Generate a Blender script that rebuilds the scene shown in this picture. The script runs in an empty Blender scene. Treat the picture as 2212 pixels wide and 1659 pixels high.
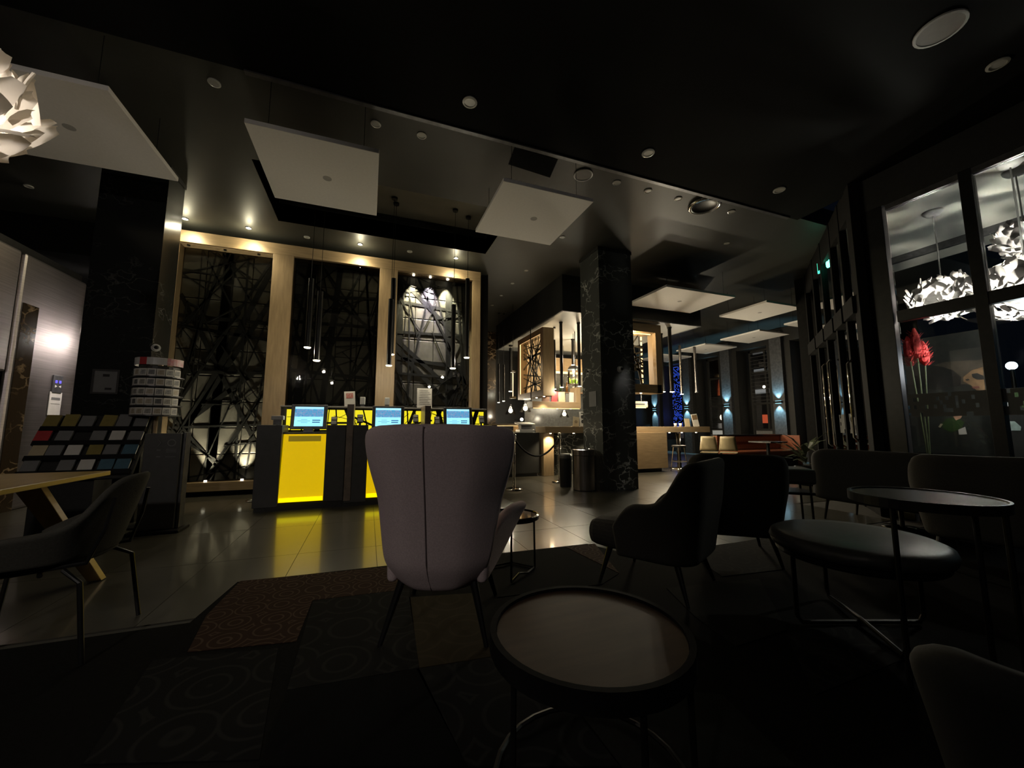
import bpy, math, random
from mathutils import Vector, Matrix, Euler
import bmesh

# ------------------------------------------------------------------ scene, camera, world, exposure
S = bpy.context.scene
COL = S.collection
FPX, CX, CY, HZ, EYE = 835.0, 1106.0, 829.5, 922.0, 1.1
PITCH = math.atan((HZ - CY) / FPX)
YAW = math.atan((1106 - 795) / (FPX / math.cos(PITCH)))
cam_d = bpy.data.cameras.new('camera'); cam = bpy.data.objects.new('camera', cam_d); COL.objects.link(cam)
cam.location = (0, 0, EYE); cam.rotation_euler = (math.pi / 2 + PITCH, 0, -YAW)
cam_d.sensor_width = 36; cam_d.lens = FPX / 2212 * 36; cam_d.clip_start = 0.02; cam_d.clip_end = 200
S.camera = cam
W = bpy.data.worlds.new('night'); S.world = W; W.use_nodes = True
W.node_tree.nodes['Background'].inputs[0].default_value = (0.010, 0.016, 0.030, 1)
W.node_tree.nodes['Background'].inputs[1].default_value = 0.12
S.view_settings.view_transform = 'Standard'; S.view_settings.look = 'None'
S.view_settings.exposure = 0.0; S.view_settings.gamma = 1.0; S.view_settings.use_curve_mapping = False
S.cycles.max_bounces = 8; S.cycles.transparent_max_bounces = 16; S.cycles.sample_clamp_indirect = 3
S.cycles.use_denoising = True; S.cycles.caustics_reflective = False; S.cycles.caustics_refractive = False

# pixel of the 2212x1659 photograph -> point on a plane of the room
FW = Vector((math.sin(YAW) * math.cos(PITCH), math.cos(YAW) * math.cos(PITCH), math.sin(PITCH)))
RT = Vector((math.cos(YAW), -math.sin(YAW), 0)); UP = RT.cross(FW); O = Vector((0, 0, EYE))
def ray(u, v): return FW + RT * ((u - CX) / FPX) - UP * ((v - CY) / FPX)
def pz(u, v, z): d = ray(u, v); return O + d * ((z - EYE) / d.z)
def py(u, v, y): d = ray(u, v); return O + d * (y / d.y)
def px(u, v, x): d = ray(u, v); return O + d * (x / d.x)

# ------------------------------------------------------------------ materials
def _nt(name):
    m = bpy.data.materials.new(name); m.use_nodes = True
    return m, m.node_tree, m.node_tree.nodes['Principled BSDF']
def mat(name, col, rough=0.6, metal=0.0, vary=0.25, scale=14.0, bump=0.0, spec=0.5, stretch=(1, 1, 1), coat=0.0):
    m, t, b = _nt(name)
    tc = t.nodes.new('ShaderNodeTexCoord'); mp = t.nodes.new('ShaderNodeMapping'); mp.inputs['Scale'].default_value = stretch
    n = t.nodes.new('ShaderNodeTexNoise'); n.inputs['Scale'].default_value = scale; n.inputs['Detail'].default_value = 4
    r = t.nodes.new('ShaderNodeValToRGB')
    lo = [c * (1 - vary) for c in col]; hi = [min(1, c * (1 + vary)) for c in col]
    r.color_ramp.elements[0].color = (*lo, 1); r.color_ramp.elements[1].color = (*hi, 1)
    r.color_ramp.elements[0].position = 0.3; r.color_ramp.elements[1].position = 0.7
    t.links.new(tc.outputs['Object'], mp.inputs[0]); t.links.new(mp.outputs[0], n.inputs['Vector'])
    t.links.new(n.outputs['Fac'], r.inputs[0]); t.links.new(r.outputs[0], b.inputs['Base Color'])
    b.inputs['Roughness'].default_value = rough; b.inputs['Metallic'].default_value = metal
    b.inputs['Specular IOR Level'].default_value = spec
    if coat: b.inputs['Coat Weight'].default_value = coat; b.inputs['Coat Roughness'].default_value = 0.1
    if bump:
        bp = t.nodes.new('ShaderNodeBump'); bp.inputs['Strength'].default_value = bump; bp.inputs['Distance'].default_value = 0.01
        t.links.new(n.outputs['Fac'], bp.inputs['Height']); t.links.new(bp.outputs[0], b.inputs['Normal'])
    return m
def emit(name, col, strength=1.0):
    m, t, b = _nt(name)
    b.inputs['Base Color'].default_value = (*[c * 0.5 for c in col], 1)
    b.inputs['Emission Color'].default_value = (*col, 1); b.inputs['Emission Strength'].default_value = strength
    b.inputs['Roughness'].default_value = 0.5
    return m
def marble(name, base, vein, rough=0.1, vs=1.9, thr=0.045):
    m, t, b = _nt(name); N = t.nodes.new; L = t.links.new
    tc = N('ShaderNodeTexCoord'); mp = N('ShaderNodeMapping'); mp.inputs['Scale'].default_value = (1, 1, 1.5); mp.inputs['Rotation'].default_value = (0.35, 0.5, 0.2)
    n1 = N('ShaderNodeTexNoise'); n1.inputs['Scale'].default_value = 2.4; n1.inputs['Detail'].default_value = 7
    mx = N('ShaderNodeVectorMath'); mx.operation = 'MULTIPLY_ADD'; mx.inputs[1].default_value = (0.9, 0.9, 0.9)
    v = N('ShaderNodeTexVoronoi'); v.feature = 'DISTANCE_TO_EDGE'; v.inputs['Scale'].default_value = vs
    r = N('ShaderNodeValToRGB'); r.color_ramp.elements[0].color = (1, 1, 1, 1); r.color_ramp.elements[1].color = (0, 0, 0, 1); r.color_ramp.elements[1].position = thr
    n2 = N('ShaderNodeTexNoise'); n2.inputs['Scale'].default_value = 1.7; n2.inputs['Detail'].default_value = 3
    r2 = N('ShaderNodeValToRGB'); r2.color_ramp.elements[0].position = 0.42; r2.color_ramp.elements[1].position = 0.68
    mu = N('ShaderNodeMath'); mu.operation = 'MULTIPLY'
    mc = N('ShaderNodeMix'); mc.data_type = 'RGBA'; mc.inputs[6].default_value = (*base, 1); mc.inputs[7].default_value = (*vein, 1)
    L(tc.outputs['Object'], mp.inputs[0]); L(mp.outputs[0], n1.inputs['Vector']); L(n1.outputs['Color'], mx.inputs[0]); L(mp.outputs[0], mx.inputs[2])
    L(mx.outputs[0], v.inputs['Vector']); L(v.outputs['Distance'], r.inputs[0]); L(mp.outputs[0], n2.inputs['Vector']); L(n2.outputs['Fac'], r2.inputs[0])
    L(r.outputs[0], mu.inputs[0]); L(r2.outputs[0], mu.inputs[1]); L(mu.outputs[0], mc.inputs[0]); L(mc.outputs[2], b.inputs['Base Color'])
    b.inputs['Roughness'].default_value = rough
    return m
def glass(name, tint=(0.9, 0.95, 0.93), refl=1.0):
    m, t, b = _nt(name); N = t.nodes.new; t.nodes.remove(b)
    tr = N('ShaderNodeBsdfTransparent'); tr.inputs[0].default_value = (*tint, 1)
    gl = N('ShaderNodeBsdfGlossy'); gl.inputs['Roughness'].default_value = 0.02
    fr = N('ShaderNodeFresnel'); fr.inputs[0].default_value = 1.5
    ml = N('ShaderNodeMath'); ml.operation = 'MULTIPLY'; ml.inputs[1].default_value = refl
    mx = N('ShaderNodeMixShader'); out = t.nodes['Material Output']
    t.links.new(fr.outputs[0], ml.inputs[0]); t.links.new(ml.outputs[0], mx.inputs[0])
    t.links.new(tr.outputs[0], mx.inputs[1]); t.links.new(gl.outputs[0], mx.inputs[2]); t.links.new(mx.outputs[0], out.inputs[0])
    return m
def petal_mat(name, col):
    m, t, b = _nt(name); N = t.nodes.new; t.nodes.remove(b)
    d = N('ShaderNodeBsdfDiffuse'); d.inputs[0].default_value = (*col, 1)
    tl = N('ShaderNodeBsdfTranslucent'); tl.inputs[0].default_value = (*col, 1)
    mx = N('ShaderNodeMixShader'); mx.inputs[0].default_value = 0.35
    t.links.new(d.outputs[0], mx.inputs[1]); t.links.new(tl.outputs[0], mx.inputs[2]); t.links.new(mx.outputs[0], t.nodes['Material Output'].inputs[0])
    return m
def picture(name, cols, scale, strength=0.0, stretch=(1, 1, 1)):
    m, t, b = _nt(name); N = t.nodes.new; L = t.links.new
    tc = N('ShaderNodeTexCoord'); mp = N('ShaderNodeMapping'); mp.inputs['Scale'].default_value = stretch
    n = N('ShaderNodeTexNoise'); n.inputs['Scale'].default_value = scale; n.inputs['Detail'].default_value = 5; n.inputs['Roughness'].default_value = 0.7
    r = N('ShaderNodeValToRGB'); e = r.color_ramp.elements
    while len(e) < len(cols): e.new(0.5)
    for i, c in enumerate(cols): e[i].position = 0.3 + 0.4 * i / (len(cols) - 1); e[i].color = (*c, 1)
    L(tc.outputs['Object'], mp.inputs[0]); L(mp.outputs[0], n.inputs['Vector']); L(n.outputs['Fac'], r.inputs[0]); L(r.outputs[0], b.inputs['Base Color'])
    if strength: L(r.outputs[0], b.inputs['Emission Color']); b.inputs['Emission Strength'].default_value = strength
    return m
def medallion(name, ground, line, scale):
    m, t, b = _nt(name); N = t.nodes.new; L = t.links.new
    tc = N('ShaderNodeTexCoord'); v = N('ShaderNodeTexVoronoi'); v.inputs['Scale'].default_value = scale; v.inputs['Randomness'].default_value = 0.35
    s = N('ShaderNodeMath'); s.operation = 'MULTIPLY'; s.inputs[1].default_value = 30
    sn = N('ShaderNodeMath'); sn.operation = 'SINE'
    r = N('ShaderNodeValToRGB'); r.color_ramp.elements[0].position = 0.55; r.color_ramp.elements[1].position = 0.95
    r.color_ramp.elements[0].color = (*ground, 1); r.color_ramp.elements[1].color = (*line, 1)
    L(tc.outputs['Object'], v.inputs['Vector']); L(v.outputs['Distance'], s.inputs[0]); L(s.outputs[0], sn.inputs[0]); L(sn.outputs[0], r.inputs[0]); L(r.outputs[0], b.inputs['Base Color'])
    b.inputs['Roughness'].default_value = 0.95; b.inputs['Specular IOR Level'].default_value = 0.1
    return m

BLACK = mat('black_paint', (0.011, 0.011, 0.0105), 0.55)
CEIL = mat('ceiling_charcoal', (0.034, 0.034, 0.029), 0.5, spec=0.3, vary=0.08, scale=3)
CEILN = mat('ceiling_black', (0.005, 0.005, 0.005), 0.9, spec=0.08, vary=0.1, scale=3)
RECESS = mat('recess_plaster', (0.20, 0.19, 0.15), 0.7, vary=0.08, scale=3)
GREYC = mat('soffit_grey', (0.30, 0.30, 0.28), 0.5, vary=0.06, scale=3)
PANEL = mat('acoustic_white', (0.72, 0.70, 0.68), 0.9, vary=0.03, scale=40)
WOOD = mat('oak', (0.29, 0.205, 0.115), 0.45, vary=0.16, scale=10, stretch=(3, 3, 0.35))
WOODH = mat('oak_horizontal', (0.29, 0.205, 0.115), 0.45, vary=0.16, scale=10, stretch=(0.35, 3, 3))
WOODD = mat('dark_oak', (0.13, 0.075, 0.04), 0.5, vary=0.2, scale=10, stretch=(3, 0.4, 3))
TABLEW = mat('walnut_top', (0.046, 0.025, 0.014), 0.55, vary=0.2, scale=6, spec=0.2, stretch=(0.6, 4, 1))
LTABLE = mat('pale_oak_top', (0.36, 0.25, 0.09), 0.3, vary=0.15, scale=6, stretch=(4, 0.5, 1))
TILE = mat('floor_tile', (0.055, 0.050, 0.038), 0.32, vary=0.12, scale=5, spec=0.6, coat=0.7)
GROUT = mat('grout', (0.03, 0.028, 0.024), 0.8)
CARPET = mat('carpet_charcoal', (0.006, 0.0058, 0.0055), 0.97, vary=0.25, scale=60, spec=0.05)
CARP_RED = medallion('carpet_rust', (0.030, 0.015, 0.010), (0.07, 0.046, 0.03), 6.0)
CARP_GREY = medallion('carpet_grey_rings', (0.005, 0.005, 0.0053), (0.013, 0.013, 0.013), 3.4)
CARP_OL = medallion('carpet_olive', (0.032, 0.024, 0.013), (0.040, 0.030, 0.017), 3.0)
CARP_SL = mat('carpet_slate', (0.0035, 0.0037, 0.004), 0.97, vary=0.2, scale=50, spec=0.05)
CARP_PALE = mat('carpet_pale_grey', (0.014, 0.014, 0.0125), 0.97, vary=0.15, scale=50, spec=0.05)
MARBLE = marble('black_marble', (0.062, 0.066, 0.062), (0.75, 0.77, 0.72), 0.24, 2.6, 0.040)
MARBLEL = marble('black_marble_dim', (0.014, 0.015, 0.014), (0.09, 0.09, 0.085), 0.2, 3.4, 0.03)  # same marble darkened, the left column's dim light put in the colour
MARBB = marble('brown_marble', (0.035, 0.024, 0.015), (0.45, 0.32, 0.2), 0.15, 3.0, 0.07)
STONE = mat('pale_stone', (0.17, 0.16, 0.135), 0.5, vary=0.2, scale=5)
LATT = mat('lattice_black', (0.018, 0.018, 0.017), 0.45)
STEEL = mat('brushed_steel', (0.42, 0.40, 0.40), 0.22, 1.0, vary=0.1, scale=8, stretch=(1, 1, 30))
BSTEEL = mat('lift_steel', (0.50, 0.46, 0.46), 0.42, 1.0, vary=0.12, scale=5, stretch=(1, 0.3, 12))
CHROME = mat('chrome', (0.75, 0.73, 0.68), 0.08, 1.0, vary=0.02)
MULL = mat('mullion_black', (0.008, 0.008, 0.008), 0.8, spec=0.08)
BMETAL = mat('black_metal', (0.012, 0.012, 0.012), 0.35, 0.3)
GMETAL = mat('grey_metal', (0.10, 0.10, 0.105), 0.4, 0.5)
BRONZE = mat('bronze_post', (0.22, 0.175, 0.14), 0.4, 0.4)
KBLACK = mat('kiosk_black', (0.060, 0.060, 0.060), 0.45, vary=0.1)
FAB_MAUVE = mat('mauve_felt', (0.54, 0.44, 0.455), 0.95, vary=0.1, scale=120, bump=0.15, spec=0.1)
FAB_SEAM = mat('mauve_seam', (0.16, 0.125, 0.13), 0.95, vary=0.1)
FAB_GREY = mat('grey_felt', (0.06, 0.058, 0.05), 0.95, vary=0.12, scale=120, bump=0.15, spec=0.1)
FAB_DARK = mat('charcoal_fabric', (0.050, 0.047, 0.042), 0.9, vary=0.12, scale=120, bump=0.15, spec=0.15)
FAB_BLK = mat('black_fabric', (0.018, 0.018, 0.018), 0.85, vary=0.12, scale=120, spec=0.2)
LEATHER_G = mat('grey_leather', (0.075, 0.075, 0.072), 0.38, vary=0.1, scale=30)
LEATHER_R = mat('rust_leather', (0.22, 0.06, 0.022), 0.4, vary=0.15, scale=20)
DARKTOP = mat('dark_laminate', (0.06, 0.06, 0.058), 0.25, vary=0.1)
PALEW = mat('pale_ply', (0.34, 0.27, 0.15), 0.5, vary=0.12, scale=10)
PLUG = mat('panel_plug', (0.36, 0.35, 0.34), 0.9, vary=0.05)
WHITEP = mat('white_paper', (0.62, 0.60, 0.56), 0.8, vary=0.04)
CREAM = mat('cream_paper', (0.48, 0.40, 0.26), 0.8, vary=0.06)
GREYP = mat('grey_paper', (0.17, 0.17, 0.17), 0.8, vary=0.06)
REDP = mat('red_paper', (0.42, 0.035, 0.04), 0.7, vary=0.1)
YELP = mat('yellow_paper', (0.24, 0.19, 0.05), 0.7, vary=0.1)
BLUEP = mat('blue_paper', (0.05, 0.12, 0.17), 0.7, vary=0.15)
INK = mat('ink', (0.02, 0.02, 0.02), 0.8)
WHITEPL = mat('white_plastic', (0.55, 0.55, 0.54), 0.4, vary=0.04)
DLENS = mat('downlight_lens', (0.45, 0.45, 0.42), 0.25, vary=0.05)
GLASS = glass('window_glass', (0.86, 0.9, 0.88), 1.0)
GLASSD = glass('smoked_glass', (0.5, 0.5, 0.49), 0.4)
GLASSC = glass('clear_glass', (0.95, 0.95, 0.95), 1.2)
GLASSV = glass('vestibule_glass', (0.45, 0.47, 0.47), 2.2)
FROST = mat('frosted_film', (0.11, 0.113, 0.11), 0.9, vary=0.08)
PETAL = petal_mat('petal_darkened', (0.115, 0.11, 0.107)); PETALD = petal_mat('petal_cream', (0.72, 0.67, 0.60))  # first one: white petals darkened in colour to offset the strong lamp inside
YEL = emit('yellow_light_panel', (0.80, 0.52, 0.0), 0.78)
YELB = emit('yellow_light_strip', (1.0, 0.86, 0.0), 1.15)
YELW = emit('yellow_backlit_glass', (0.95, 0.80, 0.02), 0.95)
LED = emit('warm_led', (1.0, 0.66, 0.28), 2.2)
LEDC = emit('warm_bulb', (1.0, 0.86, 0.62), 9.0)
SPOTE = emit('spot_lens', (1.0, 0.93, 0.72), 16.0)
TUBEE = emit('pendant_lens', (1.0, 0.92, 0.72), 3.0)
SCR = emit('screen_pale', (0.32, 0.80, 1.0), 1.25)
SCRT = emit('screen_header', (0.45, 0.86, 1.0), 1.0)
SCRB = emit('screen_button', (0.02, 0.10, 0.35), 0.6)
SCRP = picture('screen_city', [(0.02, 0.12, 0.4), (0.05, 0.42, 0.75), (0.25, 0.3, 0.55), (0.10, 0.75, 0.95)], 38, 0.85)
SCBLUE = emit('sconce_glow', (0.35, 0.80, 1.0), 2.0)
GREENE = emit('exit_green', (0.08, 0.85, 0.55), 1.6)
BLUEE = emit('digit_blue', (0.12, 0.10, 0.9), 1.2)

# ------------------------------------------------------------------ mesh helpers
class MB:
    def __init__(s): s.v = []; s.f = []
    def add(s, vs, fs):
        b = len(s.v); s.v += [tuple(p) for p in vs]; s.f += [tuple(b + i for i in f) for f in fs]; return s
    def box(s, x0, y0, z0, x1, y1, z1, M=None):
        vs = [Vector((x, y, z)) for z in (z0, z1) for x, y in ((x0, y0), (x1, y0), (x1, y1), (x0, y1))]
        if M: vs = [M @ p for p in vs]
        return s.add(vs, [(3, 2, 1, 0), (4, 5, 6, 7), (0, 1, 5, 4), (1, 2, 6, 5), (2, 3, 7, 6), (3, 0, 4, 7)])
    def prism(s, poly, z0, z1):
        n = len(poly); vs = [(x, y, z0) for x, y in poly] + [(x, y, z1) for x, y in poly]
        a = sum(poly[i][0] * poly[(i + 1) % n][1] - poly[(i + 1) % n][0] * poly[i][1] for i in range(n))
        fs = [tuple(range(n - 1, -1, -1)), tuple(range(n, 2 * n))] + [(i, (i + 1) % n, n + (i + 1) % n, n + i) for i in range(n)]
        if a < 0: fs = [f[::-1] for f in fs]
        return s.add(vs, fs)
    def slab(s, pts, n):                                   # planar polygon of 3-D points thickened along n
        k = len(pts); n = Vector(n); vs = [Vector(p) for p in pts] + [Vector(p) + n for p in pts]
        return s.add(vs, [tuple(range(k - 1, -1, -1)), tuple(range(k, 2 * k))] + [(i, (i + 1) % k, k + (i + 1) % k, k + i) for i in range(k)])
    def tube(s, pts, r, n=8, r1=None, closed=False):
        P = [Vector(p) for p in pts]; m = len(P); rings = []
        if closed: idx = range(m)
        else: idx = range(m)
        pu = None
        for i in idx:
            if closed: d = (P[(i + 1) % m] - P[i - 1])
            else: d = (P[min(i + 1, m - 1)] - P[max(i - 1, 0)])
            d.normalize()
            if pu is None: pu = d.orthogonal().normalized()
            u = (pu - d * pu.dot(d)); u = u.normalized() if u.length > 1e-6 else d.orthogonal().normalized(); pu = u
            w = d.cross(u); rr = r if r1 is None else r + (r1 - r) * i / max(1, m - 1)
            rings.append([P[i] + (u * math.cos(2 * math.pi * k / n) + w * math.sin(2 * math.pi * k / n)) * rr for k in range(n)])
        vs = [p for rg in rings for p in rg]; fs = []
        for i in range(m if closed else m - 1):
            a, b = i * n, ((i + 1) % m) * n
            fs += [(a + k, a + (k + 1) % n, b + (k + 1) % n, b + k) for k in range(n)]
        if not closed: fs += [tuple(range(n - 1, -1, -1)), tuple(range((m - 1) * n, m * n))]
        return s.add(vs, fs)
    def cyl(s, c, r, z0, z1, n=20, r1=None):
        return s.lathe([(0, z0), (r, z0), (r if r1 is None else r1, z1), (0, z1)], n, c)
    def lathe(s, prof, n=24, c=(0, 0), sy=1.0):
        vs = []; fs = []
        for r, z in prof: vs += [(c[0] + r * math.cos(2 * math.pi * k / n), c[1] + sy * r * math.sin(2 * math.pi * k / n), z) for k in range(n)]
        for i in range(len(prof) - 1):
            a, b = i * n, (i + 1) * n
            fs += [(a + k, a + (k + 1) % n, b + (k + 1) % n, b + k) for k in range(n)]
        return s.add(vs, fs)
    def disc(s, c, d, r, h, n=16):                         # thin cylinder at c along direction d
        d = Vector(d).normalized(); return s.tube([Vector(c), Vector(c) + d * h], r, n)
    def grid(s, nu, nv, fn):
        vs = [fn(i / (nu - 1), j / (nv - 1)) for j in range(nv) for i in range(nu)]
        return s.add(vs, [(j * nu + i, j * nu + i + 1, (j + 1) * nu + i + 1, (j + 1) * nu + i) for j in range(nv - 1) for i in range(nu - 1)])
    def ball(s, c, r, n=12, m=8, sc=(1, 1, 1)):
        prof = [(r * math.sin(math.pi * j / m), -r * math.cos(math.pi * j / m)) for j in range(m + 1)]
        b = len(s.v); s.lathe(prof, n)
        for i in range(b, len(s.v)): x, y, z = s.v[i]; s.v[i] = (c[0] + x * sc[0], c[1] + y * sc[1], c[2] + z * sc[2])
        return s
    def mesh(s, name, off=(0, 0, 0), smooth=False):
        me = bpy.data.meshes.new(name); o = Vector(off)
        me.from_pydata([tuple(Vector(p) - o) for p in s.v], [], s.f)
        bm = bmesh.new(); bm.from_mesh(me); bmesh.ops.remove_doubles(bm, verts=bm.verts, dist=1e-5)
        bmesh.ops.recalc_face_normals(bm, faces=bm.faces); bm.to_mesh(me); bm.free()
        if smooth: me.shade_smooth()
        return me
def _origin(p):
    v = Vector((0, 0, 0))
    while p: v += p.location; p = p.parent
    return v
def part(name, mb, m, parent, local=False, smooth=False, bevel=0.0, solid=0.0, sub=0, label=None):
    o = bpy.data.objects.new(name, mb.mesh(name, (0, 0, 0) if local else _origin(parent), smooth))
    COL.objects.link(o); o.parent = parent; o.data.materials.append(m); mods(o, bevel, solid, sub)
    if label: o['label'] = label
    return o
def mods(o, bevel, solid, sub):
    if solid: x = o.modifiers.new('s', 'SOLIDIFY'); x.thickness = solid; x.offset = 0
    if bevel: x = o.modifiers.new('b', 'BEVEL'); x.width = bevel; x.segments = 2; x.limit_method = 'ANGLE'
    if sub: x = o.modifiers.new('u', 'SUBSURF'); x.levels = sub; x.render_levels = sub
def thing(name, label, cat, loc, rz=0.0, group=None):
    o = bpy.data.objects.new(name, None); COL.objects.link(o); o.location = loc; o.rotation_euler = (0, 0, rz); o.empty_display_size = 0.1
    o['label'] = label; o['category'] = cat
    if group: o['group'] = group
    return o
def solo(name, mb, m, label, cat, group=None, loc=None, smooth=False, bevel=0.0, kind=None):
    if loc is None:
        xs = [p[0] for p in mb.v]; ys = [p[1] for p in mb.v]; zs = [p[2] for p in mb.v]
        loc = ((min(xs) + max(xs)) / 2, (min(ys) + max(ys)) / 2, min(zs))
    o = bpy.data.objects.new(name, mb.mesh(name, loc, smooth)); COL.objects.link(o); o.location = loc
    o.data.materials.append(m); mods(o, bevel, 0, 0)
    o['label'] = label; o['category'] = cat
    if group: o['group'] = group
    if kind: o['kind'] = kind
    return o
def struct(name, mb, m, parent=None, bevel=0.0):
    if parent: return part(name, mb, m, parent, bevel=bevel)
    o = bpy.data.objects.new(name, mb.mesh(name)); COL.objects.link(o); o.data.materials.append(m); mods(o, bevel, 0, 0)
    o['kind'] = 'structure'; return o
def copy_thing(src, loc, rz=None, label=None):
    r = src.copy(); COL.objects.link(r); r.location = loc
    if rz is not None: r.rotation_euler = (0, 0, rz)
    if label: r['label'] = label
    for ch in src.children:
        c = ch.copy(); COL.objects.link(c); c.parent = r
        for g in ch.children:
            d = g.copy(); COL.objects.link(d); d.parent = c
    return r
KL = 5.0
def lamp(kind, loc, energy, col=(1, 0.85, 0.6), size=0.03, target=None, ang=60, blend=0.5):
    d = bpy.data.lights.new('light', kind); d.energy = energy * KL; d.color = col
    if kind == 'AREA': d.size = size
    else: d.shadow_soft_size = size
    if kind == 'SPOT': d.spot_size = math.radians(ang); d.spot_blend = blend
    o = bpy.data.objects.new('light', d); COL.objects.link(o); o.location = loc
    if target is not None: o.rotation_euler = (Vector(target) - Vector(loc)).to_track_quat('-Z', 'Y').to_euler()
    return o
R = math.radians
NTH = ['first', 'second', 'third', 'fourth', 'fifth', 'sixth', 'seventh', 'eighth', 'ninth', 'tenth']

# ------------------------------------------------------------------ room shell
ZC = 4.42; YW = 7.85; GX = 6.1
fl = struct('floor', MB().box(-7, -4, -0.2, 13.3, 15.6, -0.005), GROUT)
tl = {}
for i in range(-8, 20):
    for j in range(-1, 8):
        x0, y0 = -0.53 + 0.64 * i, 3.94 + 1.08 * j
        if x0 > 5.6 and y0 < 2.9: continue
        if j >= 5 and x0 < 1.3: continue
        if x0 > 11.9: continue
        if 'm' not in tl:
            tl['m'] = MB().box(0.002, 0.002, -0.02, 0.638, 1.078, 0).mesh('tile'); tl['m'].materials.append(TILE)
        o = bpy.data.objects.new('tile', tl['m']); COL.objects.link(o); o.parent = fl; o.location = (x0, y0, 0)
# main ceiling with a rectangular coffer, built as four strips round the opening
C0 = (-1.49, 5.33, 2.0, 6.88); YS = 3.9
ce = MB()
ce.box(-7, YS, ZC, C0[0], 15.6, ZC + 0.3); ce.box(C0[2], YS, ZC, 13.3, 15.6, ZC + 0.3)
ce.box(C0[0], YS, ZC, C0[2], C0[1], ZC + 0.3); ce.box(C0[0], C0[3], ZC, C0[2], 15.6, ZC + 0.3)
ceil = struct('ceiling', ce, CEIL)
ZR = 4.86
rc = MB().box(C0[0] - .1, C0[1] - .1, ZR, C0[2] + .1, C0[3] + .1, ZR + 0.1)
struct('recess_top', rc, RECESS, ceil)
rs = MB(); rs.box(C0[0] - .05, C0[1], ZC + .001, C0[0], C0[3], ZR); rs.box(C0[2], C0[1], ZC + .001, C0[2] + .05, C0[3], ZR)
rs.box(C0[0], C0[3], ZC + .001, C0[2], C0[3] + .05, ZR); rs.box(C0[0], C0[1] - .05, ZC + .001, C0[2], C0[1], ZR)
struct('recess_side', rs, BLACK, ceil)
struct('ceiling_near', MB().box(-7, -4, 4.38, GX + .2, YS, 4.7), CEILN)
struct('trim_1', MB().box(-1.2, YS - .02, 4.365, 6.1, YS + .03, 4.44), GMETAL)
# access hatch in the ceiling by the step
struct('trim_2', MB().slab([pz(1098, 355, ZC - .004), pz(1188, 384, ZC - .004), pz(1205, 345, ZC - .004), pz(1112, 318, ZC - .004)], (0, 0, 0.02)), CEILN)

wb = struct('wall_back', MB().box(-3.7, YW, 0, 2.35, YW + .3, ZC), BLACK)
struct('baseboard_back', MB().box(-3.6, YW - .03, 0, 2.35, YW, 0.09), BLACK)
struct('wall_far', MB().box(-7, 13.0, 0, 8.0, 13.2, ZC), BLACK)
struct('wall_end', MB().box(7.9, 15.5, 0, 13.8, 15.7, ZC), BLACK)
struct('wall_side', MB().box(7.9, 13.0, 0, 8.0, 15.6, ZC), BLACK)
struct('wall_near', MB().box(-7, -4.2, 0, 13.3, -4, 4.7), BLACK)
struct('wall_left', MB().box(-7.2, -4, 0, -7, 13, 4.7), BLACK)
struct('wall_marble', MB().box(2.3, 12.7, 0, 4.1, 13.0, ZC), MARBB)
struct('trim_4', MB().box(GX, -4, 3.93, GX + .12, 3.05, 4.4), BLACK)
struct('ceiling_left', MB().box(-7, 8.0, 3.85, -3.7, 13, ZC), CEILN)

# two marble columns
def column(x0, x1, y1, m, lab):
    t = thing('marble_column', lab, 'column', ((x0 + x1) / 2, 6.17, 0))
    part('shaft', MB().box(x0, 5.85, 0, x1, y1, ZC), m, t)
    part('cap', MB().box(x0 - .012, 5.838, ZC - .06, x1 + .012, y1 + .012, ZC - .001), BLACK, t)
    return t
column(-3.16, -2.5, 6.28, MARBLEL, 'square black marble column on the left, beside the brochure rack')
column(3.86, 4.58, 6.5, MARBLE, 'square black marble column with white veins in front of the bar')

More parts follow.
